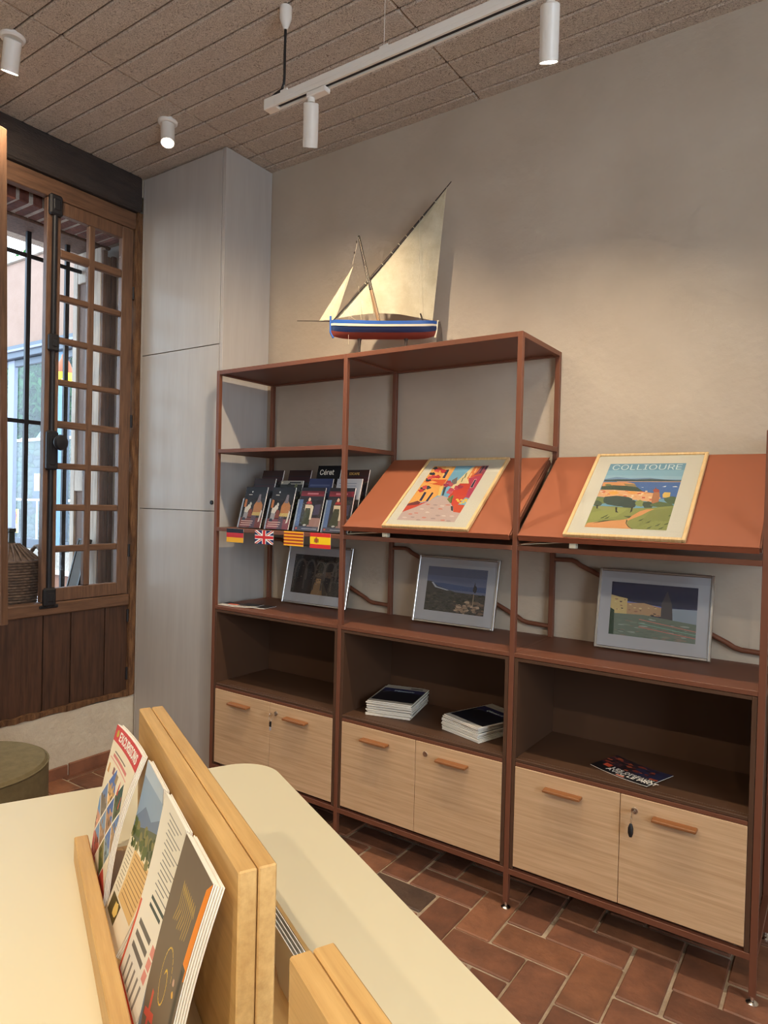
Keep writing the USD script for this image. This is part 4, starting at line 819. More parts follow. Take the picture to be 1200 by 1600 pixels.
flag('small paper union flag with red and white crosses on blue, on the shelf edge', .290, .410, 1.268, 1.332, uk)
flag('small paper flag of narrow red and yellow stripes on the shelf edge', .476, .595, 1.270, 1.336, [(RECT(0, 0, 1, 1), (246, 178, 36))] + [(RECT(0, (2 * k + 1) / 9, 1, (2 * k + 2) / 9), (168, 62, 28)) for k in range(4)])
flag('small paper flag of red, yellow, red with a crest, on the shelf edge', .634, .752, 1.268, 1.336, [(RECT(0, 0, 1, 1), (214, 48, 46)), (RECT(0, .26, 1, .74), (246, 206, 20)), (blob(.31, .50, .10, .19, 3, 12, .15), (166, 110, 40)), (RECT(.27, .40, .35, .60), (176, 60, 46)), (RECT(.20, .36, .225, .62), (120, 96, 60)), (RECT(.395, .36, .42, .62), (120, 96, 60)), (blob(.31, .68, .05, .06, 5), (176, 120, 36))])

# ================================================================== MAGAZINES in the middle niche
def magazine(name, label, loc, rz):
    t = Thing(name, label, 'magazine', loc, rz)
    w, h, th = .203, .270, .0046
    t.add('pages', MB().box(-w / 2, w / 2, 0, h, 0, th, c=.0009), M['paper'], local=True)
    L = [(RECT(0, 0, 1, 1), (176, 172, 164)), (RECT(.02, .10, .98, .82), (22, 24, 34)), (RECT(.02, .62, .98, .82), (36, 40, 82)), (RECT(.60, .87, .88, .93), (76, 74, 72)), (RECT(.1, .90, .42, .91), (120, 116, 110)), (Polygon([(.08, .54), (.10, .54), (.22, .66), (.20, .67)]), (110, 112, 122))]
    fn = lambda u, v, d=0.: np.stack([(np.asarray(u) - .5) * (w - .001), np.asarray(v) * (h - .001) + .0005, th + .0003 + d + 0 * np.asarray(u)], -1)
    V, F, Cd = flat_print(L, fn); t.add('cover', (V, F), M['print'], local=True, cd=Cd)
    t.add('lettering', lettering('Découvrir', .055, fn, .30, .66, aspect=w / h), M['ltext'], local=True)
    return t
rm = random.Random(4); mag0 = None
ORD = ('bottom', 'second from the bottom', 'third from the bottom', 'fourth from the bottom', 'fifth from the bottom', 'sixth from the bottom', 'seventh from the bottom', 'eighth from the bottom', 'ninth from the bottom', 'third from the top', 'second from the top', 'top')
for (cx, cy, ang, nm) in ((1.0135, -.286, .262, 'left'), (1.362, -.302, -.300, 'right')):
    for k in range(12):
        lab = f'navy-covered magazine, {ORD[k]} in the {nm} stack of the middle niche'
        dx, dy, da = rm.uniform(-.004, .004), rm.uniform(-.006, .006), rm.uniform(-.02, .02)
        if nm == 'right' and k >= 10: da -= .05; dx += .006
        loc = (cx + dx, cy + dy, .5610 + k * .0053)
        if mag0 is None: mag0 = magazine('magazine', lab, loc, ang + da); tag(mag0.prim, group='magazines in the middle niche')
        else: dup(mag0, 'magazine', loc, ang + da, lab, 'magazines in the middle niche', 'magazine')

# ---- loose leaflets lying flat
def flat_leaf(lab, loc, rz, w, h, layers, texts, curl=.004, nstrip=10):
    t = Thing('leaflet', lab, 'leaflet', loc, rz)
    zf = lambda u: curl * (np.asarray(u) * 2 - 1) ** 2 * 1.0
    fn = lambda u, v, d=0.: np.stack([(np.asarray(u) - .5) * w, (np.asarray(v) - .5) * h, .0018 + zf(u) + d + 0 * np.asarray(v)], -1)
    g = [(i / nstrip, j) for i in range(nstrip + 1) for j in (0., 1.)]; U_ = np.array(g); top = fn(U_[:, 0], U_[:, 1]); bot = top - [0, 0, .0016]
    F = []; n = len(top)
    for i in range(nstrip):
        a = 2 * i; F += [(a, a + 2, a + 3), (a, a + 3, a + 1), (n + a, n + a + 3, n + a + 2), (n + a, n + a + 1, n + a + 3), (a, n + a, n + a + 2), (a, n + a + 2, a + 2), (a + 1, a + 3, n + a + 3), (a + 1, n + a + 3, n + a + 1)]
    F += [(0, 1, n + 1), (0, n + 1, n), (n - 2, 2 * n - 1, n - 1), (n - 2, 2 * n - 2, 2 * n - 1)]
    t.add('sheets', (np.vstack([top, bot]), np.array(F)), M['paper'], local=True)
    V, F2, Cd = flat_print(layers, lambda u, v: fn(u, v, .0003), strips=nstrip); t.add('print', (V, F2), M['print'], local=True, cd=Cd)
    for (s_, hh, u, v, mt) in texts: t.add('lettering', lettering(s_, hh, lambda a, b_, d: fn(a, b_, d + .0003), u, v, aspect=w / h), mt, local=True)
    return t
FE = [(RECT(0, 0, 1, 1), (44, 34, 40)), (RECT(0, 0, 1, .36), (26, 24, 28)), (RECT(.5, .42, 1, 1), (50, 52, 84))] + speckle(31, 50, 0, .8, .40, .98, .02, .08, [(130, 56, 44), (90, 44, 44), (166, 80, 56), (60, 40, 50)], 1.) + [(RECT(.10, .26, .22, .42), (206, 84, 56)), (RECT(.44, .04, .58, .10), (206, 130, 112)), (RECT(.84, .40, .98, .48), (216, 100, 66))]
flat_leaf('dark leaflet with red flames and white lettering lying in the right niche', (2.008, -.242, .5608), -.34, .222, .158, FE, [('LES OISEAUX', .11, .26, .26, M['wtext']), ('AVEC LE PROT', .125, .22, .12, M['wtext'])], .005)
L2 = [(RECT(0, 0, 1, 1), (40, 34, 36)), (RECT(0, .0, 1, .4), (196, 188, 178)), (blob(.3, .55, .26, .2, 3), (186, 74, 50)), (blob(.36, .6, .12, .1, 4), (226, 120, 70))] + speckle(33, 30, .2, 1, .05, .35, .02, .05, [(40, 38, 40), (90, 84, 80)])
flat_leaf('dark leaflet with a red picture lying in front on the shelf below the flags', (.118, -.296, Z4 + .0006), .24, .205, .100, L2, (), .004)
flat_leaf('white-edged leaflet half hidden under the red leaflet on the shelf below the flags', (.185, -.262, Z4 + .0003), .10, .180, .100, [(RECT(0, 0, 1, 1), (60, 52, 52)), (RECT(0, 0, 1, .12), (214, 208, 200))], (), .0008)

# ================================================================== TABLE AND BROCHURE RACKS
TH = math.radians(-26.3); TB = np.array([math.cos(TH), math.sin(TH), 0.]); TA = np.array([-TB[1], TB[0], 0.]); ZTAB = .90
def tb_(b, a, z): return np.multiply.outer(np.asarray(b, float), TB) + np.multiply.outer(np.asarray(a, float) + 0 * np.asarray(b, float), TA) + np.multiply.outer(np.asarray(z, float) + 0 * np.asarray(b, float), np.array([0, 0, 1.]))
b0, a1_ = 2.084, -.727; b1_, a0_ = 4.10, -1.50
def rrect(x0, x1, y0, y1, r): return sbox(x0 + r, y0 + r, x1 - r, y1 - r).buffer(r, 16)
tab = Thing('white_table', 'long white counter table with rounded corners in front of the shelving', 'table', tb_(3.1, -1.1, 0), TH)
def slab(poly, z0, z1, c):
    """bevelled horizontal slab"""
    mb = MB(); top = poly.buffer(-c)
    P = np.array(poly.exterior.coords)[:-1]; n = len(P)
    ctr = np.array(poly.centroid.coords[0]); Q = np.array([p + (ctr - p) / np.linalg.norm(ctr - p) * c for p in P])
    ring = [(P, z0), (P, z1 - c), (Q, z1)]
    V = np.vstack([tb_(p[:, 0], p[:, 1], z) for p, z in ring]); F = []
    sgn = 1 if Polygon(P).exterior.is_ccw else -1
    for j in range(2):
        for i in range(n):
            q = (j * n + i, j * n + (i + 1) % n, (j + 1) * n + (i + 1) % n, (j + 1) * n + i); F.append(q if sgn > 0 else q[::-1])
    T = [(a, b, c_) for a, b, c_, d in F] + [(a, c_, d) for a, b, c_, d in F]
    for j, fl in ((2, 1), (0, -1)):
        v2, f2 = trimesh.creation.triangulate_polygon(Polygon(ring[j][0]), engine='earcut')
        o = len(V); V = np.vstack([V, tb_(v2[:, 0], v2[:, 1], ring[j][1])]); f2 = np.asarray(f2)
        a = v2[f2]; ccw = np.cross(a[:, 1] - a[:, 0], a[:, 2] - a[:, 0]).sum() > 0
        f2 = f2 if ccw == (fl > 0) else f2[:, ::-1]; T += [tuple(q + o) for q in f2]
    return V, np.array(T)
tab.add('table_top', slab(rrect(b0, b1_, a0_, a1_, .085), ZTAB - .03, ZTAB, .002), M['white_top'])
ax_, ay_, az_ = TB, TA, np.array([0, 0, 1.])
for (bb, hb_) in ((2.32, .02), (3.9, .02)): tab.add('leg_panel', MB().obox(tb_(bb, -1.12, (ZTAB - .03) / 2), ax_, ay_, az_, hb_, .30, (ZTAB - .03) / 2 - .0005, c=.002), M['white_top'])
tab.add('stretcher', MB().obox(tb_(3.11, -1.12, .45), ax_, ay_, az_, .768, .012, .25, c=.002), M['white_top'])
AC = -1.0265
def rack(lab, bs, be):
    t = Thing('brochure_rack', lab, 'brochure rack', tb_((bs + be) / 2, AC, ZTAB), TH)
    L, m_ = (be - bs) / 2, (bs + be) / 2
    for sgn in (-1, 1):
        t.add('back_board', MB().obox(tb_(m_, AC + sgn * .0098, ZTAB + .1165), ax_, ay_, az_, L, .0092, .1155, c=.0016), M['oak'])
        t.add('front_rail', MB().obox(tb_(m_, AC + sgn * .1035, ZTAB + .0205), ax_, ay_, az_, L, .0100, .0195, c=.0016), M['oak'])
        t.add('tray_floor', MB().obox(tb_(m_, AC + sgn * .056, ZTAB + .005), ax_, ay_, az_, L - .001, .037, .004, c=.0006), M['oak_in'])
    return t
rack('double-sided oak brochure rack with leaflets, longer one on the white table', 2.364, 2.913)
rack('double-sided oak brochure rack cut off by the lower edge of the picture', 3.042, 3.60)

def leaning(name, label, bs, w, h, lean_b, lean_t, layers, texts=(), n=5, curve=.0, slump=0., rise=0., group='leaflets in the oak rack', side=-1, th=.0012, zb=.0095, gap=.0045, sag=0.):
    """a pile of leaflets leaning on the rack's back board: lean_b / lean_t are the distances from the rack's middle plane at foot and head;
    curve bows the sheet outwards half way up, slump pushes the far corner's head out, sag bends the head along the width."""
    yl = lambda u, v, d: AC + side * ((lean_b * (1 - v) + lean_t * v) + curve * np.sin(PI * v) * (.4 + .6 * u) + slump * v * (1 - u) ** 2 + sag * v * u * u + d)
    dz = math.sqrt(max(h * h - (lean_b - lean_t) ** 2, .01))
    def fn(u, v, d=0.):
        u, v = np.asarray(u, float), np.asarray(v, float)
        return tb_(bs + u * w, yl(u, v, d + 0 * u), ZTAB + zb + v * dz + rise * v * u)
    t = Thing(name, label, 'leaflet', tb_(bs + w / 2, AC + side * lean_b, ZTAB + zb), TH, group)
    NU, NV = 7, 15; uu, vv = np.meshgrid(np.linspace(0, 1, NU), np.linspace(0, 1, NV)); uu, vv = uu.ravel(), vv.ravel()
    q = []
    for j in range(NV - 1):
        for i in range(NU - 1): q.append((j * NU + i, j * NU + i + 1, (j + 1) * NU + i + 1, (j + 1) * NU + i))
    q = np.array(q); rim = [i for i in range(NU)] + [j * NU + NU - 1 for j in range(1, NV)] + [(NV - 1) * NU + i for i in range(NU - 2, -1, -1)] + [j * NU for j in range(NV - 2, 0, -1)]
    for k in range(n):
        off = -k * gap; sh = .0025 * k; hh = -.003 * (k % 3)
        A = fn(uu + sh / w, vv * (1 + hh), off); B = fn(uu + sh / w, vv * (1 + hh), off - th); o = len(A)
        Fq = np.vstack([q, q[:, ::-1] + o, [(rim[i], rim[(i + 1) % len(rim)], rim[(i + 1) % len(rim)] + o, rim[i] + o)[::1 if side > 0 else -1] for i in range(len(rim))]])
        if side < 0: pass
        t.add('sheet', MB().add(np.vstack([A, B]), Fq), M['paper'])
    cells = []
    V, F, Cd = flat_print(layers, lambda u, v: fn(u, v, .0005), strips=14, axis=1, cross=6)
    t.add('cover', (V, F), M['print'], cd=Cd)
    for (s_, hh, u, v, mt) in texts:
        t.add('lettering', lettering(s_, hh, lambda a, b_, d: fn(a, b_, d + .0006), u, v, aspect=w / h), mt)
    return t
# EXCURSIONS leaflet: red header, cream sheet, lozenges of holiday photographs
EX = [(RECT(0, 0, 1, 1), (238, 228, 206)), (RECT(0, .885, 1, 1), (206, 74, 78)), (Polygon([(0, .0), (.34, 0), (.0, .30)]), (206, 74, 86)), (Polygon([(.50, .0), (1, 0), (1, .08), (.80, .17), (.56, .17)]), (206, 84, 70)), (blob(.09, .945, .045, .035, 3), (196, 176, 70))]
def loz(cx, cy, w_, h_): return Polygon([(cx - w_, cy), (cx, cy + h_), (cx + w_, cy), (cx, cy - h_)])
PH = [(.40, .62, (86, 120, 190), (196, 160, 110)), (.78, .62, (60, 90, 84), (80, 96, 70)), (.21, .475, (110, 140, 190), (120, 110, 100)), (.59, .475, (70, 110, 180), (160, 120, 90)), (.97, .475, (90, 130, 190), (170, 140, 110)),
      (.02, .33, (100, 150, 206), (206, 150, 130)), (.40, .33, (120, 150, 190), (150, 120, 96)), (.78, .33, (76, 120, 196), (120, 150, 170)), (.21, .185, (110, 150, 200), (180, 90, 76)), (.59, .185, (120, 120, 70), (90, 104, 56))]
for i, (cx, cy, sky_, land) in enumerate(PH):
    z_ = loz(cx, cy, .176, .134); EX += [(loz(cx, cy, .19, .145), (244, 238, 226)), (z_, sky_), (z_.intersection(RECT(0, 0, 1, cy + .01 * (i % 3))), land)]
    EX += [(g_.intersection(z_.intersection(RECT(0, 0, 1, cy + .05))), c_) for g_, c_ in speckle(50 + i, 9, cx - .1, cx + .1, cy - .09, cy + .04, .02, .05, [land, tuple(int(v * .6) for v in land), tuple(min(255, int(v * 1.25)) for v in land)])]
EX += [(RECT(.16, .825, .62, .835), (120, 112, 104)), (RECT(.14, .79, .74, .812), (214, 130, 128)), (RECT(.05, .765, .80, .775), (226, 170, 160)), (Polygon([(.06, .66), (.13, .66), (.12, .73), (.08, .73)]), (206, 156, 90)), (RECT(.26, .69, .33, .74), (150, 110, 110)), (RECT(.42, .67, .52, .73), (160, 140, 110)), (Polygon([(.62, .64), (.68, .64), (.67, .70), (.65, .74), (.63, .70)]), (200, 84, 60)), (Polygon([(.82, .60), (.86, .60), (.85, .68), (.83, .68)]), (200, 84, 60))]
twx = text_width('EXCURSIONS')
leaning('leaflet', 'red-headed leaflets with white capitals and lozenge photos, farthest pile in the oak rack', 2.368, .156, .208, .089, .040, EX, [('EXCURSIONS', .74 / twx * (.156 / .208), .17, .915, M['wtext'])], n=4, curve=.010, slump=.012, gap=.0016)
# landscape leaflet with its lower half bent outwards
MT = [(RECT(0, 0, 1, 1), (150, 176, 206)), (RECT(0, .90, 1, 1), (186, 206, 228)), (Polygon([(0, .62), (.3, .74), (.6, .70), (1, .80), (1, .5), (0, .5)]), (120, 140, 170)), (Polygon([(0, .55), (.4, .62), (1, .70), (1, .46), (0, .46)]), (104, 112, 92)), (RECT(0, 0, 1, .50), (238, 228, 204)), (RECT(.28, .16, .96, .46), (226, 190, 130)), (RECT(.08, .04, .50, .15), (92, 84, 52)), (blob(.36, .10, .12, .05, 3), (236, 206, 120))]
MT += [(g_, c_) for g_, c_ in speckle(61, 46, 0, 1, .46, .62, .03, .08, [(96, 110, 66), (70, 84, 48), (140, 136, 90)])] + [(RECT(.34, .20 + .026 * k, .92, .206 + .026 * k), (150, 112, 72)) for k in range(10)] + [(RECT(.06, .18 + .024 * k, .24, .186 + .024 * k), (150, 140, 120)) for k in range(11)]
leaning('leaflet', 'pale blue landscape leaflets with a cream text panel, second pile in the oak rack', 2.536, .108, .207, .088, .034, MT, (), n=4, curve=-.016, gap=.0014)
TX = [(RECT(0, 0, 1, 1), (236, 232, 220)), (RECT(0, 0, 1, .025), (214, 74, 52)), (RECT(0, 0, .05, .40), (214, 90, 66))] + [(RECT(.30 + .05 * (k % 2), .94 - .028 * k, .86 - .11 * (k % 3), .948 - .028 * k), (130, 132, 130)) for k in range(16)] + [(RECT(.3, .47, .8, .49), (70, 84, 84)), (RECT(.3, .43, .7, .45), (70, 84, 84))] + [(RECT(.16, .30 - .06 * k, .62, .33 - .06 * k), (110, 108, 104)) for k in range(3)] + [(RECT(.70, .28 - .06 * k, .82, .33 - .06 * k), (222, 150, 140)) for k in range(3)] + [(RECT(.18 + .14 * k, .03, .23 + .14 * k, .14), (140, 136, 130)) for k in range(5)]
leaning('leaflet', 'white leaflets printed with small text and a red foot, third pile in the oak rack', 2.668, .108, .212, .088, .036, TX, (), n=4, curve=-.012, gap=.0014)
GX = [(RECT(0, 0, 1, 1), (112, 98, 84)), (Polygon([(.0, 0), (1, 0), (1, .2), (0, .1)]), (120, 102, 88)), (Polygon([(.87, .55), (1, .58), (1, 1), (.9, .95)]), (236, 138, 34)), (RECT(.86, .30, .97, .62), (86, 80, 74)), (RECT(.885, .33, .945, .60), (52, 48, 46)), (Polygon([(.20, .02), (.26, .02), (.28, .30), (.22, .30)]), (206, 84, 70)), (Polygon([(.10, .14), (.42, .19), (.40, .235), (.10, .175)]), (206, 84, 70)), (Polygon([(0, 0), (.13, 0), (0, .24)]), (120, 140, 160)), (blob(.76, .50, .035, .02, 3), (206, 170, 150)), (blob(.80, .46, .04, .018, 5), (226, 176, 80))]
for k in range(34):
    a_ = .4 + k * .245; r_ = .24 - .0055 * k
    GX.append((affinity.rotate(RECT(-.016, -.004, .016, .004), math.degrees(a_) + 90, origin=(0, 0)).__class__([(x_ + .50 + r_ * .8 * math.cos(a_), y_ + .42 + r_ * .72 * math.sin(a_)) for x_, y_ in affinity.rotate(RECT(-.016, -.004, .016, .004), math.degrees(a_) + 90, origin=(0, 0)).exterior.coords]), (222, 186, 66)))
for k in range(9): GX.append((LineString([(.30 + .055 * k, .66 + .012 * (k % 3)), (.36 + .05 * k, .74 - .01 * (k % 2)), (.33 + .055 * k, .84), (.40 + .05 * k, .80)]).buffer(.007), (178, 150, 80)))
leaning('leaflet', 'taupe leaflets with a dotted yellow spiral and red cross, nearest pile in the oak rack', 2.780, .110, .210, .085, .036, GX, (), n=5, curve=.006, gap=.0018)
leaning('leaflet', 'dark leaflet in the far-side tray of the longer oak rack', 2.775, .100, .085, .088, .066, [(RECT(0, 0, 1, 1), (40, 38, 42)), (RECT(0, .7, 1, 1), (70, 66, 70))], (), n=4, side=1, group=None, gap=.004)

# ================================================================== POUF, DEMIJOHN, BOARD IN THE WINDOW
pf = Thing('pouf', 'round olive brown fabric pouf on the tiles below the window', 'pouf', (-.10, -1.46, 0))
pr_ = [(0, .004), (.262, .004), (.270, .012), (.270, .425), (.266, .438), (.256, .448), (.20, .452), (0, .455)]
pf.add('seat', MB().lathe(pr_, o=(-.10, -1.46, 0), n=72), M['pouf'], smooth=40)
t_ = np.linspace(0, 2 * PI, 73)
pf.add('piping', MB().tube(np.stack([-.10 + .2685 * np.cos(t_), -1.46 + .2685 * np.sin(t_), .437 + 0 * t_], 1), .0035, 8, caps=False), M['pouf'], smooth=60)

dj = Thing('demijohn', 'dark glass demijohn in a brown wicker basket on the window sill', 'demijohn', (-1.00, -.885, .868))
do = np.array([-1.00, -.885, .869])
dj.add('bottle', MB().lathe([(0, .02), (.12, .02), (.135, .12), (.13, .20), (.09, .275), (.042, .315), (.032, .36), (.032, .405), (.037, .408), (.037, .425), (.028, .428), (0, .428)], o=do, n=36), M['bottle'], smooth=40)
NW = 18
bk = dj.add('basket', MB().lathe([(0, .0), (.122, .0), (.155, .24), (.158, .265), (.150, .265), (.145, .24), (.116, .006)], o=do, n=48), M['wicker'], smooth=40)
for k in range(NW):
    z = .012 + k * .0145; t_ = np.linspace(0, 2 * PI, 97); R_ = .126 + .031 * z / .24 + .0042 * np.sin(24 * t_ + PI * (k % 2))
    dj.add('weaver', MB().tube(np.stack([do[0] + R_ * np.cos(t_), do[1] + R_ * np.sin(t_), do[2] + z + 0 * t_], 1), .0060, 6, caps=False), M['wicker'], parent=bk, smooth=60)
sk = MB().lathe([(.150, .262), (.110, .292), (.050, .340), (.034, .350)], o=do, n=36)
for k in range(26):
    t0 = k * 2 * PI / 26; sk.tube([do + np.array([.150 * math.cos(t0), .150 * math.sin(t0), .262]), do + np.array([.120 * math.cos(t0), .110 * math.sin(t0), .295]), do + np.array([.062 * math.cos(t0), .050 * math.sin(t0), .345])], .0052, 5)
dj.add('shoulder_weave', sk, M['wicker'], parent=bk)
for sgn in (-1, 1):
    c_ = do + np.array([0, sgn * .138, .262]); t_ = np.linspace(0, PI, 22)
    hd = np.stack([c_[0] + .052 * np.cos(t_), c_[1] + sgn * .016 * np.sin(t_), c_[2] - .006 + .070 * np.sin(t_)], 1)
    dj.add('handle', MB().tube(hd, .010 + .0016 * np.sin(np.arange(22) * 2.1), 10), M['wicker'], parent=bk, smooth=60)
lb = Thing('leaning_board', 'dark framed board leaning against the shutter in the window reveal', 'board', (-1.05, -.46, .869))
e_ = np.array([-.955, 0, 0]); lean_ = np.array([0, .085, .335]); lean_ /= np.linalg.norm(lean_); nb = np.cross([1., 0, 0], lean_)
o_ = np.array([-1.055, -.505, .878])
lb.add('face', MB().obox(o_ + lean_ * .175, (1, 0, 0), lean_, nb, .050, .168, .006, c=.001), mat('grey_card', lin(78, 72, 66), .8))
for (ux, uy, hx_, hy_) in ((-.052, .175, .006, .178), (.052, .175, .006, .178), (0, .003, .055, .006), (0, .347, .055, .006)):
    lb.add('frame_bar', MB().obox(o_ + np.array([ux, 0, 0]) + lean_ * uy, (1, 0, 0), lean_, nb, hx_, hy_, .010, c=.001), M['black'])

# ================================================================== OUTSIDE, seen through the window
ter = Thing('terrace', kind='structure')
ter.add('paving', BX(-7.5, XO - .06, -4.0, 1.6, .30, .44, c=0), M['tile0'])
ter.add('street', BX(-22., XO - .06, 1.6, 14., .20, .40, c=0), M['reveal'])
vs = Thing('glazed_shopfront', 'salmon rendered shopfront with slate grey steel frames outside the window', 'shopfront', (-3.6, .66, .44))
YV = .60
vs.add('fascia_wall', BX(-5.4, -1.50, YV, YV + .14, 2.855, 3.65, c=.004), M['salmon'])
vs.add('coping', BX(-5.42, -1.48, YV - .03, YV + .17, 3.65, 3.69, c=.004), M['mortar'])
vs.add('beam', BX(-5.4, -1.50, YV - .05, YV + .12, 2.735, 2.853, c=.004), M['slate'])
vs.add('beam_lip', BX(-5.4, -1.50, YV - .07, YV - .045, 2.79, 2.812, c=.002), M['violet'])
for (xa, xb, mm_) in ((-4.05, -3.93, 'violet'), (-3.205, -3.085, 'bluegrey'), (-3.083, -3.04, 'slate'), (-2.50, -2.40, 'slate'), (-5.4, -5.3, 'slate'), (-1.6, -1.5, 'slate')):
    vs.add('mullion', BX(xa, xb, YV - .0, YV + .035, .97, 2.733, c=.003), M[mm_])
for (xa, xb) in ((-3.93, -3.205), (-3.04, -2.50), (-5.3, -4.05), (-2.40, -1.60)):
    vs.add('pane', BX(xa, xb, YV + .02, YV + .026, 1.06, 2.67, c=.0005), M['glass'])
    vs.add('transom', BX(xa, xb, YV + .002, YV + .033, 2.67, 2.732, c=.003), M['slate'])
    vs.add('bottom_rail', BX(xa, xb, YV + .002, YV + .033, .975, 1.058, c=.003), M['slate'])
vs.add('plinth', BX(-5.4, -1.50, YV - .01, YV + .14, .80, .97, c=.004), M['mortar'])
vs.add('ledge', BX(-5.4, -1.50, YV - .06, YV + .0, .775, .81, c=.004), M['white_paint'])
vs.add('base', BX(-5.4, -1.50, YV - .005, YV + .14, .44, .774, c=.004), M['tile2'])
pn = Thing('pendant_lamp', 'terracotta pendant lamp with a lit yellow rim outside the window', 'pendant lamp', (-1.9, -.078, 2.27))
po = np.array([-1.9, -.078, 0.])
pn.add('shade', MB().lathe([(.006, 2.445), (.016, 2.445), (.022, 2.415), (.040, 2.385), (.052, 2.345), (.057, 2.318), (.0555, 2.318), (.050, 2.345), (.038, 2.383), (.006, 2.44)], o=po, n=40), M['shade'], smooth=50)
pn.add('rim', MB().lathe([(.057, 2.318), (.057, 2.272), (.0555, 2.272), (.0555, 2.318)], o=po, n=40), M['glowband'], smooth=50, label='lit yellow rim')
pn.add('bulb', MB().lathe([(0, .024), (.012, .018), (.016, 0), (.012, -.018), (0, -.024)], o=po + [0, 0, 2.292], n=20), M['bulb'], smooth=True)
pn.add('cord', MB().tube([po + [0, 0, 2.445], po + [0, 0, 3.6]], .004, 8), M['white_paint'])
aw = Thing('pergola_beam', 'white painted beam over the terrace carrying the pendant lamp', 'beam', (-1.9, -.4, 3.6))
aw.add('beam', BX(-1.95, -1.85, -2.5, .585, 3.60, 3.70, c=.004), M['white_paint'])
for yb in (-2.44,): aw.add('post', BX(-1.94, -1.86, yb - .04, yb + .04, .44, 3.60, c=.003), M['white_paint'])
rw = Thing('street_wall', kind='structure')
rw.add('masonry', BX(-17., -5.5, 4.5, 4.9, .30, 2.52, c=.01), M['stone'])
rw.add('coping', BX(-17., -5.5, 4.46, 4.94, 2.52, 2.58, c=.01), M['reveal'])
def sign(nm, lab, cat, x0, x1, z0, z1, layers, texts=()):
    t = Thing(nm, lab, cat, ((x0 + x1) / 2, 4.44, z0))
    t.add('board', BX(x0, x1, 4.425, 4.455, z0, z1, c=.003), M['white_paint'])
    fn = lambda u, v, d=0.: np.stack([x0 + np.asarray(u) * (x1 - x0), 4.4235 - d * 4 + 0 * np.asarray(u), z0 + np.asarray(v) * (z1 - z0)], -1)
    V, F, Cd = flat_print(layers, fn); t.add('print', (V, F), M['print'], cd=Cd); return t
cc = lambda r: affinity.scale(Point(.5, .70).buffer(1, 24), r * .5 / .33, r * .33 / .33 * .5 * .66)
sign('parking_sign', 'yellow board with a blue no-parking roundel against the stone wall outside', 'sign', -11.71, -11.36, .66, 1.145, [(RECT(0, 0, 1, 1), (244, 196, 40)), (affinity.scale(Point(.5, .70).buffer(1, 32), .40, .29), (206, 50, 60)), (affinity.scale(Point(.5, .70).buffer(1, 32), .32, .232), (44, 74, 170)), (LineString([(.24, .88), (.76, .52)]).buffer(.045), (206, 50, 60)), (RECT(.10, .06, .90, .38), (226, 226, 216)), (RECT(.18, .28, .82, .31), (110, 110, 110)), (RECT(.18, .20, .82, .22), (110, 110, 110)), (RECT(.18, .13, .70, .15), (110, 110, 110))])
sign('notice_board', 'dark notice board with a yellow panel on the stone wall outside', 'notice board', -10.79, -10.30, 1.20, 1.975, [(RECT(0, 0, 1, 1), (52, 56, 80)), (RECT(.10, .42, .90, .86), (246, 196, 60)), (blob(.55, .62, .16, .09, 3), (230, 150, 60))])
rl = Thing('street_railing', 'pale level railing in front of the stone wall outside', 'railing', (-11., 4.2, .4))
rl.add('rail', MB().tube([(-14, 4.2, 1.33), (-8, 4.2, 1.36)], .022, 8), M['white_paint'])
for xp in (-13.5, -11.9, -10.2, -8.6): rl.add('post', MB().tube([(xp, 4.2, .40), (xp, 4.2, 1.34)], .02, 8), M['white_paint'])
cr = Thing('parked_car', 'pale blue car parked above the stone wall outside', 'car', (-11.4, 6.2, 1.5))
prof = [(-2.0, .28), (2.0, .28), (2.05, .62), (1.9, .82), (1.15, .92), (.55, 1.42), (-.85, 1.44), (-1.45, .98), (-1.95, .90), (-2.05, .6)]
cmap = lambda u, v, w: np.stack([-11.4 + u, 5.4 + w, 1.50 + v], 1)
M['carpaint'] = mat('car_paint', lin(100, 128, 154), .3); M['carglass'] = mat('car_glass', lin(46, 60, 76), .1)
cr.add('body', MB().prism(prof, cmap, 1.6), M['carpaint'])
cr.add('window', MB().prism([(.95, .95), (.48, 1.34), (-.10, 1.36), (-.10, .95)], lambda u, v, w: cmap(u, v, w - .02), .03).prism([(-.18, .95), (-.18, 1.36), (-.78, 1.37), (-1.22, .98)], lambda u, v, w: cmap(u, v, w - .02), .03), M['carglass'])
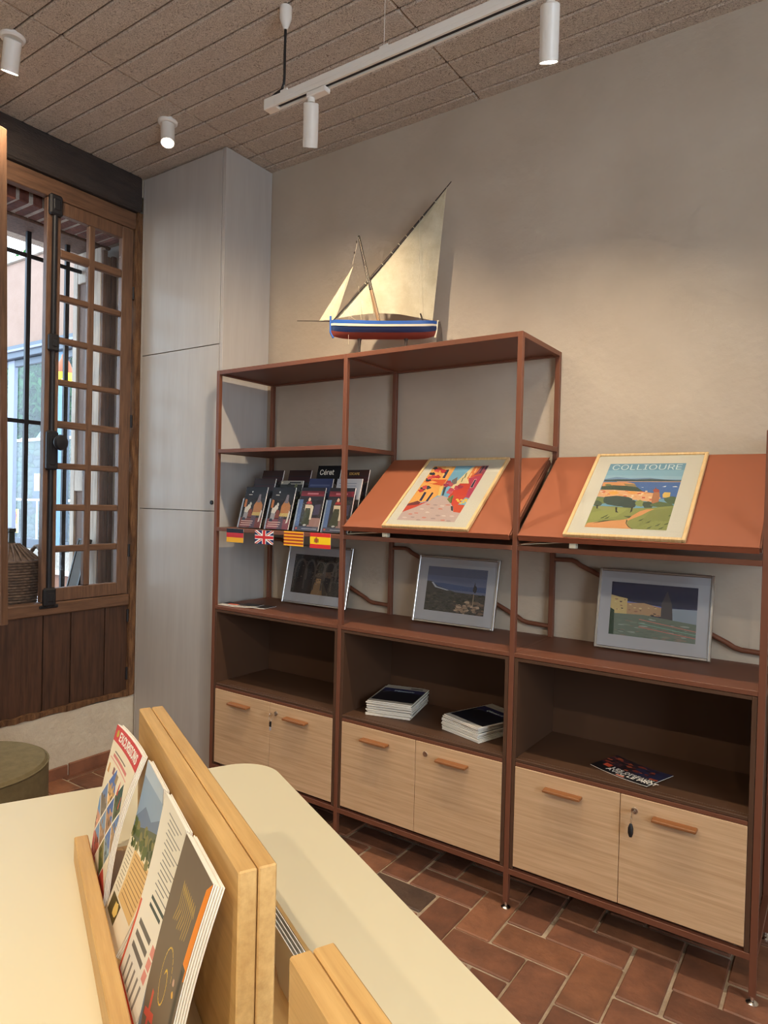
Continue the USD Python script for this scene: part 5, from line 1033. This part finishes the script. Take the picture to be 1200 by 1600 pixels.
for xw in (-1.25, 1.25): cr.add('wheel', MB().lathe([(0, -.02), (.20, -.02), (.30, .0), (.30, .16), (0, .16)], o=(-11.4 + xw, 5.4, 1.50 + .30), axis=(0, 1, 0), n=28), M['black'], smooth=40)
up_ = Thing('upper_street', kind='structure'); up_.add('road', BX(-30., -4., 4.9, 18., .3, 1.50, c=0), M['reveal'])
# trees above the wall: leaf quads in loose clumps on trunk and limbs
def tree(lab, base, h, crown, n, seed, spread):
    r_ = np.random.RandomState(seed); base = np.asarray(base, float)
    t = Thing('street_tree', lab, 'tree', base)
    tk = MB().tube([base, base + [.1, 0, h * .35], base + [-.05, .1, h * .7], base + [.1, .1, h]], [.14, .11, .08, .03], 9)
    for k in range(7):
        a = r_.uniform(0, 6.28); z0 = h * r_.uniform(.4, .8); tk.tube([base + [0, 0, z0], base + [math.cos(a) * spread * .4, math.sin(a) * spread * .4, z0 + .5], base + [math.cos(a) * spread * .75, math.sin(a) * spread * .75, z0 + .8]], [.05, .035, .012], 6)
    t.add('trunk', tk, M['trunk'])
    cl = r_.normal(size=(26, 3)) * np.array([spread * .5, spread * .5, crown * .5]) + base + [0, 0, h]
    P = cl[r_.randint(0, 26, n)] + r_.normal(size=(n, 3)) * .30
    A = r_.normal(size=(n, 3)); A /= np.linalg.norm(A, axis=1)[:, None]; B = np.cross(A, r_.normal(size=(n, 3))); B /= np.linalg.norm(B, axis=1)[:, None]
    s = r_.uniform(.08, .17, (n, 1)); V = np.stack([P - A * s, P + B * s * .45, P + A * s, P - B * s * .45], 1).reshape(-1, 3)
    q = np.arange(n)[:, None] * 4; F = np.vstack([q + [0, 1, 2], q + [0, 2, 3]])
    t.add('foliage', (V, F), M['leaf'], kind='stuff'); return t
tree('leafy green tree above the stone wall outside, left of the shopfront view', (-16.4, 7.8, 1.5), 2.9, 1.9, 15000, 1, 1.9)
tree('leafy green tree above the stone wall outside, right of the parked car', (-11.8, 10.6, 1.5), 3.0, 1.9, 15000, 2, 1.7)
tree('tall green tree further up the street beyond the car', (-23.0, 13.0, 1.5), 5.0, 3.6, 15000, 4, 3.2)
